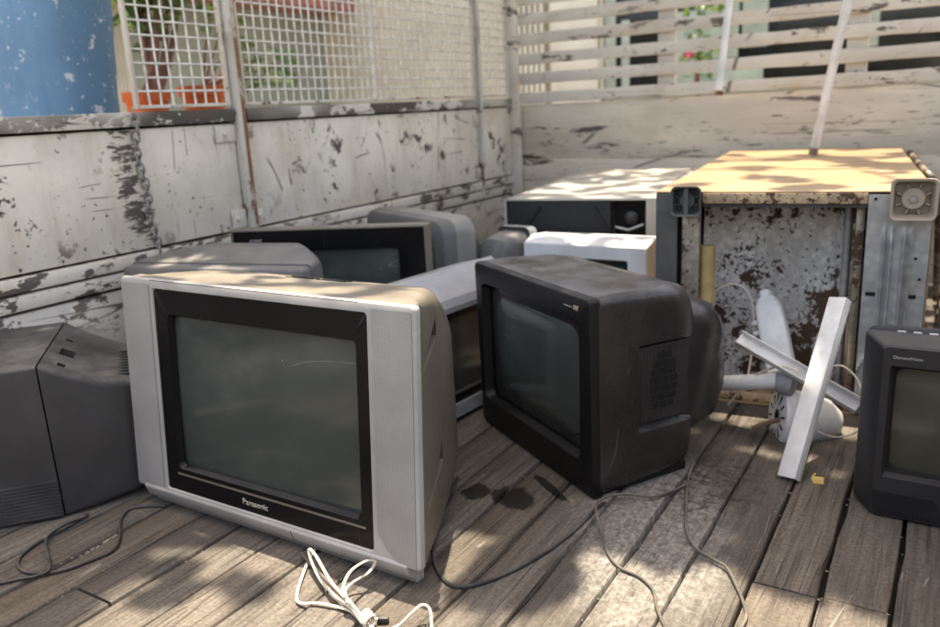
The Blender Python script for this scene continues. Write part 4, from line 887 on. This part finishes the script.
def leafmat(name, a, b, trans):
    n = NT(name); c = n.mix(n.noise(n.pos(), 3.0, 3), a, b)
    d = n.node('ShaderNodeBsdfDiffuse'); tl = n.node('ShaderNodeBsdfTranslucent'); gl = n.node('ShaderNodeBsdfGlossy'); gl.inputs['Roughness'].default_value = 0.4
    n.put(d.inputs[0], c); n.put(tl.inputs[0], n.mix(0.5, c, (0.20, 0.26, 0.04)))
    m1 = n.node('ShaderNodeMixShader'); m1.inputs[0].default_value = trans; n.t.links.new(d.outputs[0], m1.inputs[1]); n.t.links.new(tl.outputs[0], m1.inputs[2])
    m2 = n.node('ShaderNodeMixShader'); m2.inputs[0].default_value = 0.06; n.t.links.new(m1.outputs[0], m2.inputs[1]); n.t.links.new(gl.outputs[0], m2.inputs[2])
    n.t.links.new(m2.outputs[0], n.out.inputs[0]); return n.m
M['leaf'] = leafmat('tree_leaf', (0.055, 0.085, 0.025), (0.10, 0.13, 0.05), 0.22)
M['leaf2'] = leafmat('pot_plant_leaf', (0.035, 0.10, 0.025), (0.10, 0.18, 0.05), 0.30)

# blue painted column just outside the side wall
def depth(p): return (Vector(p)-Vector((0, 0, CAM_H))).dot(Vector(AF))
BXc = -3.0
ca, cb_ = onX(60, 112, BXc), onX(50, 0, BXc); dv = (cb_-ca)/(cb_.z-ca.z); rr_ = 55/FPX*depth(ca)
secs = []
for i in range(15):
    z = GZ+(3.4-GZ)*i/14; c = ca+dv*(z-ca.z); r0 = rr_*(1+0.10*max(0, (0.3-z)/1.3)); rnd = random.Random(i)
    secs.append([c+Vector((math.cos(a), math.sin(a), 0))*(r0*(1+0.010*math.sin(3*a+i*0.5)+rnd.uniform(-0.004, 0.004))) for a in [2*math.pi*k/40 for k in range(40)]])
base_c = ca+dv*(GZ-ca.z)
bc = MB().loft(secs).build('column', 'blue', tf=lambda p: p-base_c, angle=60); bc.location = base_c
tag(bc, 'thick round blue painted column with white chips outside the side wall', 'column')

# ledge with pots
LX = -3.55
le = MB().box(-0.16, 0.16, -1.9, 2.2, 0, 1.93).build('ledge', 'concrete', bevel=0.01); le.location = (LX, 3.0, GZ); tag(le, 'grey concrete ledge carrying plant pots beyond the side wall', 'ledge')
LZ = GZ+1.93
def pot(px, py0, wpx, label, hh=None):
    p = onX(px, py0, LX); r = wpx/2/FPX*depth(p); h = p.z-LZ
    o = empty('plant_pot', label, 'plant pot', (LX, p.y, LZ), 0, 'orange pots on the ledge')
    MB().lathe([(r*0.70, 0.0), (r*0.9, h*0.72), (r, h*0.75), (r, h), (r*0.93, h), (r*0.90, h*0.85)], (0, 0, 0), (0, 0, 1), 28, True, False).build('pot', 'orange', o)
    MB().lathe([(r*0.9, h*0.86), (0.001, h*0.9)], (0, 0, 0), (0, 0, 1), 20, False, True).build('soil', 'soil', o)
    return o, r, h
p1, r1, h1 = pot(146, 92, 46, 'orange pot holding a reddish stemmed plant beside the blue column')
p2, r2, h2 = pot(202, 86, 48, 'orange pot right of the other one behind the first mesh panel')
def leaves(mb, c, rad, nn, L, rnd, up=0.2):
    for i in range(nn):
        d = Vector((rnd.gauss(0, 1), rnd.gauss(0, 1), rnd.gauss(0, 1))).normalized(); p = Vector(c)+d*rad*rnd.random()**0.5
        a = Vector((rnd.gauss(0, 1), rnd.gauss(0, 1), rnd.gauss(-0.3, 0.6))).normalized(); s = a.orthogonal().normalized()*1; s = (Matrix.Rotation(rnd.uniform(0, 6.28), 3, a) @ s)
        l = L*rnd.uniform(0.7, 1.2); wd = l*0.28; nn_ = a.cross(s)*l*0.08; b = len(mb.v)
        mb.v += [tuple(p), tuple(p+a*l*0.45+s*wd-nn_), tuple(p+a*l), tuple(p+a*l*0.45-s*wd-nn_), tuple(p+a*l*0.5)]
        mb.f += [(b, b+1, b+4), (b+1, b+2, b+4), (b+2, b+3, b+4), (b+3, b, b+4)]
rnd = random.Random(11)
st = MB(); lf = MB()
for q in range(6):
    tip = Vector((rnd.uniform(-0.08, 0.08), rnd.uniform(-0.12, 0.38), rnd.uniform(0.30, 0.62)))
    pts = spline([(0.02*q-0.02, 0.01*q, h1*0.85), tip*0.5+Vector((0.03, 0, h1*0.5)), tip+Vector((0, 0, h1))], 5); st.tube(pts, [0.022*(1-0.6*i/(len(pts)-1)) for i in range(len(pts))], 8)
    leaves(lf, tip+Vector((0, 0, h1+0.05)), 0.15, 44, 0.10, rnd)
st.build('stem', 'red_bark', p1); lf.build('foliage', 'leaf2', p1, recalc=False)
st = MB(); lf = MB()
for px, py in ((250, 60), (268, 58), (285, 62), (292, 78), (240, 40), (246, 78), (228, 20), (210, 15), (262, 75)):
    c = onX(px, py, LX+0.10)-Vector((LX, p2.location.y, LZ))
    pts = spline([(0, 0, h2*0.85), c*0.5+Vector((0, 0, 0.12)), c], 5); st.tube(pts, [0.008*(1-0.6*i/(len(pts)-1)) for i in range(len(pts))], 6)
    leaves(lf, c, 0.085, 11, 0.085, rnd)
st.build('stem', 'red_bark', p2); lf.build('foliage', 'leaf2', p2, recalc=False)

# house beyond the side wall
HX = -7.2
ho = empty('house', 'pale green grey house with red roof edge seen through the wire mesh', 'house', (HX, 8.0, GZ))
HO = Vector((HX, 8.0, GZ))
def hrect(name, mat, x0, y0, x1, y1, proud=0.03, ground=False, parent=None):
    a, b = onX(x0, y1, HX)-HO, onX(x1, y0, HX)-HO
    return MB().box(0.0 if proud > 0 else proud, max(proud, 0.002), min(a.y, b.y), max(a.y, b.y), 0.0 if ground else min(a.z, b.z), max(a.z, b.z)).build(name, mat, parent or ho, bevel=0.01)
yl, yr = onX(60, 50, HX).y-8, 16.0
MB().box(-3, -0.012, -14, 9, 0, 3.6).build('wall', 'plaster', ho)
hz = onX(330, 9, HX).z-GZ
MB().box(-0.3, 0.55, -6, 2.7, hz-0.10, hz+0.10).build('eave', 'red_trim', ho, bevel=0.02)
MB().box(-3.0, 0.45, -6, 2.7, hz+0.10, hz+0.9).build('upper_wall', 'plaster_cream', ho)
d_ = hrect('window', 'dark_glass', 333, 42, 353, 97, 0.02); hrect('frame', 'grey_paint', 331, 38, 333, 97, 0.05, parent=ho)
hrect('window', 'grey_paint', 410, 22, 444, 96, 0.03); hrect('pane', 'dark_glass', 416, 44, 424, 92, 0.05); hrect('pane', 'dark_glass', 430, 40, 441, 92, 0.05)
hrect('pillar', 'plaster_cream', 446, -40, 467, 98, 0.18, True)
hrect('shutter', 'siding', 470, -40, 500, 98, 0.10, True)
hrect('panel', 'plaster_cream', 352, 50, 362, 97, 0.03, True)
a, b = onX(100, 50, HX).y-8, onX(126, 50, HX).y-8
for i in range(7): MB().box(0, 0.06, a+(b-a)*i/7, a+(b-a)*(i+0.55)/7, 0, 3.4).build('gate_slat', 'siding', ho)

# shop front beyond the bulkhead
SY = 8.2
shp = empty('shop_front', 'cream shop front with dark window seen between the bulkhead slats', 'building', (-2.0, SY, GZ)); SO = Vector((-2.0, SY, GZ))
def srect(name, mat, x0, y0, x1, y1, proud=0.03, parent=None, full=False):
    a, b = onY(x0, y1, SY)-SO, onY(x1, y0, SY)-SO
    return MB().box(min(a.x, b.x), max(a.x, b.x), -max(proud, 0.002), 0.0 if proud > 0 else 0.3, 0 if full else min(a.z, b.z), max(a.z, b.z)).build(name, mat, parent or shp, bevel=0.005)
MB().box(-8, 12, 0.03, 0.5, 0, 4.5).build('wall', 'plaster_cream', shp)
x0_, x1_ = onY(552, 50, SY).x+2.0, onY(602, 50, SY).x+2.0
for i in range(22): MB().box(x0_, x1_, -0.05+0.004*(i % 2), 0.0, 0.2*i, 0.2*i+0.185).build('siding_board', 'siding', shp, bevel=0.006)
x0_, x1_ = onY(515, 50, SY).x+2.0, onY(548, 50, SY).x+2.0
for i in range(6): MB().box(x0_+(x1_-x0_)*i/6, x0_+(x1_-x0_)*(i+0.6)/6, -0.06, 0, 0, 4.2).build('grille_bar', 'siding', shp)
wn = srect('window', 'dark_glass', 604, -60, 1010, 98, 0.01)
srect('window_frame', 'plaster_cream', 600, -60, 604, 98, 0.05, wn); srect('mullion', 'green_curtain', 606, -60, 616, 96, 0.03, wn)
srect('mullion', 'green_curtain', 622, 20, 630, 96, 0.02, wn)
for q in ((700, -60, 742, 60), (742, -60, 772, 48), (700, 60, 764, 84), (852, -60, 886, 48), (676, 10, 700, 84)): srect('curtain', 'green_curtain', *q, 0.02+0.004*random.random(), wn)
srect('sill', 'siding', 600, 96, 1010, 104, 0.12, wn)
fl = MB(); c = onY(697, 53, 7.4)
fb = empty('flower_bush', 'leafy bush with pink blossom behind the bulkhead slats', 'plant', (c.x, 7.4, GZ))
MB().tube([(0, 0, 0), (0.03, 0.02, (c.z-GZ)*0.6), (0, 0, c.z-GZ-0.1)], 0.02, 7).build('stem', 'red_bark', fb)
lf = MB(); leaves(lf, (0, 0, c.z-GZ-0.05), 0.22, 60, 0.10, rnd); leaves(lf, (0.0, 0, c.z-GZ+0.35), 0.2, 40, 0.10, rnd); lf.build('foliage', 'leaf2', fb, recalc=False)
lf = MB(); leaves(lf, (-0.02, -0.15, c.z-GZ), 0.045, 14, 0.06, rnd); lf.build('blossom', 'pink', fb, recalc=False)

# ================================================================== SHADE TREE over the truck
def st_of(p): return (p[0]-SUN.x/SUN.z*p[2], p[1]-SUN.y/SUN.z*p[2])     # where the sun throws a point's shadow on the bed
GAPS = []   # openings in the crown: centre (s,t), radii
def gap(p, rx, ry=None): s, t_ = st_of(p); GAPS.append((s, t_, rx, ry or rx))
for px, py, rx, ry in ((167, 555, .035, .025), (215, 567, .05, .03), (120, 588, .03, .03), (140, 618, .07, .03), (215, 612, .07, .04), (268, 572, .04, .025), (300, 606, .07, .04), (322, 578, .03, .02), (250, 632, .12, .05), (95, 632, .05, .04),
                       (360, 598, .05, .03), (378, 590, .03, .02), (415, 605, .07, .03), (440, 625, .10, .05), (330, 628, .08, .05), (470, 650, .14, .07), (490, 628, .06, .04),
                       (600, 560, .035, .03), (640, 580, .07, .045), (680, 600, .07, .05), (720, 585, .07, .055), (640, 620, .06, .04), (700, 628, .09, .05), (745, 600, .06, .05), (590, 615, .03, .04), (770, 610, .05, .04), (800, 620, .05, .03), (850, 622, .05, .025), (612, 600, .05, .04),
                       (822, 487, .016, .016), (848, 494, .014, .014), (738, 400, .05, .02), (835, 640, .10, .05), (600, 650, .15, .06), (740, 650, .12, .06)):
    gap(flo(px, py, 0), rx, ry)
def wn_(s, t_, k, o=0.0): return noise.fractal(Vector((s*k+o, t_*k, 3.1)), 0.8, 2.0, 3)
RECT = [   # x0,x1,y0,y1,z, openness threshold of the noise, noise scale
    (-1.64, -0.84, 1.10, 1.36, 0.55, -0.30, 9.0), (-0.98, -0.03, 2.27, 4.05, 0.633, -0.36, 4.5), (-1.50, -0.90, 2.68, 3.95, 0.552, -0.12, 8.0),
    (-1.34, -0.85, 2.46, 2.62, 0.452, -0.22, 9.0), (-0.50, -0.20, 1.92, 2.25, 0.25, -0.02, 9.0)]
for px, py, rx, ry in ((175, 258, .05, .02), (192, 259, .03, .02), (199, 266, .02, .02), (229, 266, .06, .03), (150, 270, .02, .02)): gap(flo(px, py, 0.512), rx, ry)
RS = []
for x0, x1, y0, y1, z, th, k in RECT: a, b = st_of((x0, y0, z)), st_of((x1, y1, z)); RS.append((a[0], b[0], a[1], b[1], th, k))
PS = [Vector(st_of(lpb+(pe-lpb)*q)) for q in (0.0, 0.25, 0.5, 0.75, 1.0)]
def lit(s, t_, m=0.026):
    for q in range(4):
        a, b = PS[q], PS[q+1]; d = b-a; k_ = max(0, min(1, (Vector((s, t_))-a).dot(d)/max(d.length_squared, 1e-9)))
        if (a+d*k_-Vector((s, t_))).length < 0.06: return False
    ws, wt_ = s+0.03*wn_(s, t_, 8), t_+0.03*wn_(s, t_, 8, 20)
    for cx, cy, rx, ry in GAPS:
        if ((ws-cx)/(rx+m))**2+((wt_-cy)/(ry+m))**2 < 1: return True
    for a0, a1, b0, b1, th, k in RS:
        if a0-m < s < a1+m and b0-m < t_ < b1+m and wn_(s, t_, k) > th: return True
    return False
rnd = random.Random(5); V = []; F = []
CELL = 0.056; s = -3.3
while s < 1.0:
    t_ = 0.25
    while t_ < 4.9:
        for q in range(3):
            ss, tt = s+rnd.uniform(-.03, .03), t_+rnd.uniform(-.03, .03)
            if not lit(ss, tt):
                z = 3.9+rnd.random()**1.3*1.3+0.35*wn_(ss, tt, 0.9); x, y = ss+SUN.x/SUN.z*z, tt+SUN.y/SUN.z*z
                a = rnd.uniform(0, 6.283); l = rnd.uniform(.10, .15); wd = l*rnd.uniform(.26, .34); d = Vector((math.cos(a), math.sin(a), rnd.uniform(-.35, .35))); sd = Vector((-math.sin(a), math.cos(a), rnd.uniform(-.5, .5))); p = Vector((x, y, z))
                b = len(V); V += [tuple(p-d*l*.5), tuple(p-sd*wd-d*l*.05), tuple(p+d*l*.5+Vector((0, 0, -.015))), tuple(p+sd*wd-d*l*.05), tuple(p+Vector((0, 0, .012)))]
                F += [(b, b+1, b+4), (b+1, b+2, b+4), (b+2, b+3, b+4), (b+3, b, b+4)]
        t_ += CELL
    s += CELL
TB = Vector((2.7, 4.7, GZ))
tr = empty('tree', 'leafy shade tree spreading its crown over the truck from outside the picture', 'tree', TB)
mb = MB(); mb.v = [tuple(Vector(p)-TB) for p in V]; mb.f = F
mb.build('crown', 'leaf', tr, recalc=False, smooth=False)
tk = MB()
fork = Vector((2.35, 4.3, 3.0))
P = spline([TB, Vector((2.6, 4.65, 0.8)), Vector((2.5, 4.4, 2.0)), fork], 6); tk.tube([p-TB for p in P], [0.20*(1-0.35*i/(len(P)-1)) for i in range(len(P))], 14)
for i, (ex, ey, ez) in enumerate(((-2.6, 1.2, 5.0), (-2.2, 3.9, 5.1), (-0.6, 0.2, 4.9), (0.9, 0.0, 4.8), (1.0, 5.0, 5.2), (-1.2, 2.6, 5.3))):
    e = Vector((ex, ey, ez)); mid = fork.lerp(e, 0.5)+Vector((0, 0, 0.5)); P = spline([fork, mid, e], 10)
    tk.tube([p-TB for p in P], [0.085*(1-0.85*k/(len(P)-1)) for k in range(len(P))], 8)
    for k in range(4, len(P)-1, 2):
        q = P[k]; e2 = q+Vector((rnd.uniform(-1, 1), rnd.uniform(-1, 1), rnd.uniform(-0.1, 0.4)))*0.9
        P2 = spline([q, q.lerp(e2, .5)+Vector((0, 0, .1)), e2], 4); tk.tube([p-TB for p in P2], [0.022*(1-0.8*j/(len(P2)-1)) for j in range(len(P2))], 6)
tk.build('trunk', 'bark', tr)

# unseen house added behind the camera to block low sky light
h2 = empty('house', 'unseen dull brown shuttered house added behind the camera to block low sky', 'house', (0.5, -9.5, GZ))
MB().box(-9, 9, -4, 0, 0, 3.4).build('wall', 'house_brown', h2, bevel=0.02)
for i in range(5):
    w_ = MB().box(-7.4+3.2*i, -5.6+3.2*i, 0.0, 0.05, 0.2 if i % 2 else 1.2, 2.6).build('shutter', 'grey_dark', h2, bevel=0.01)
MB().box(-9.4, 9.4, -4.4, 0.7, 3.4, 3.6).build('roof', 'concrete', h2, bevel=0.02)
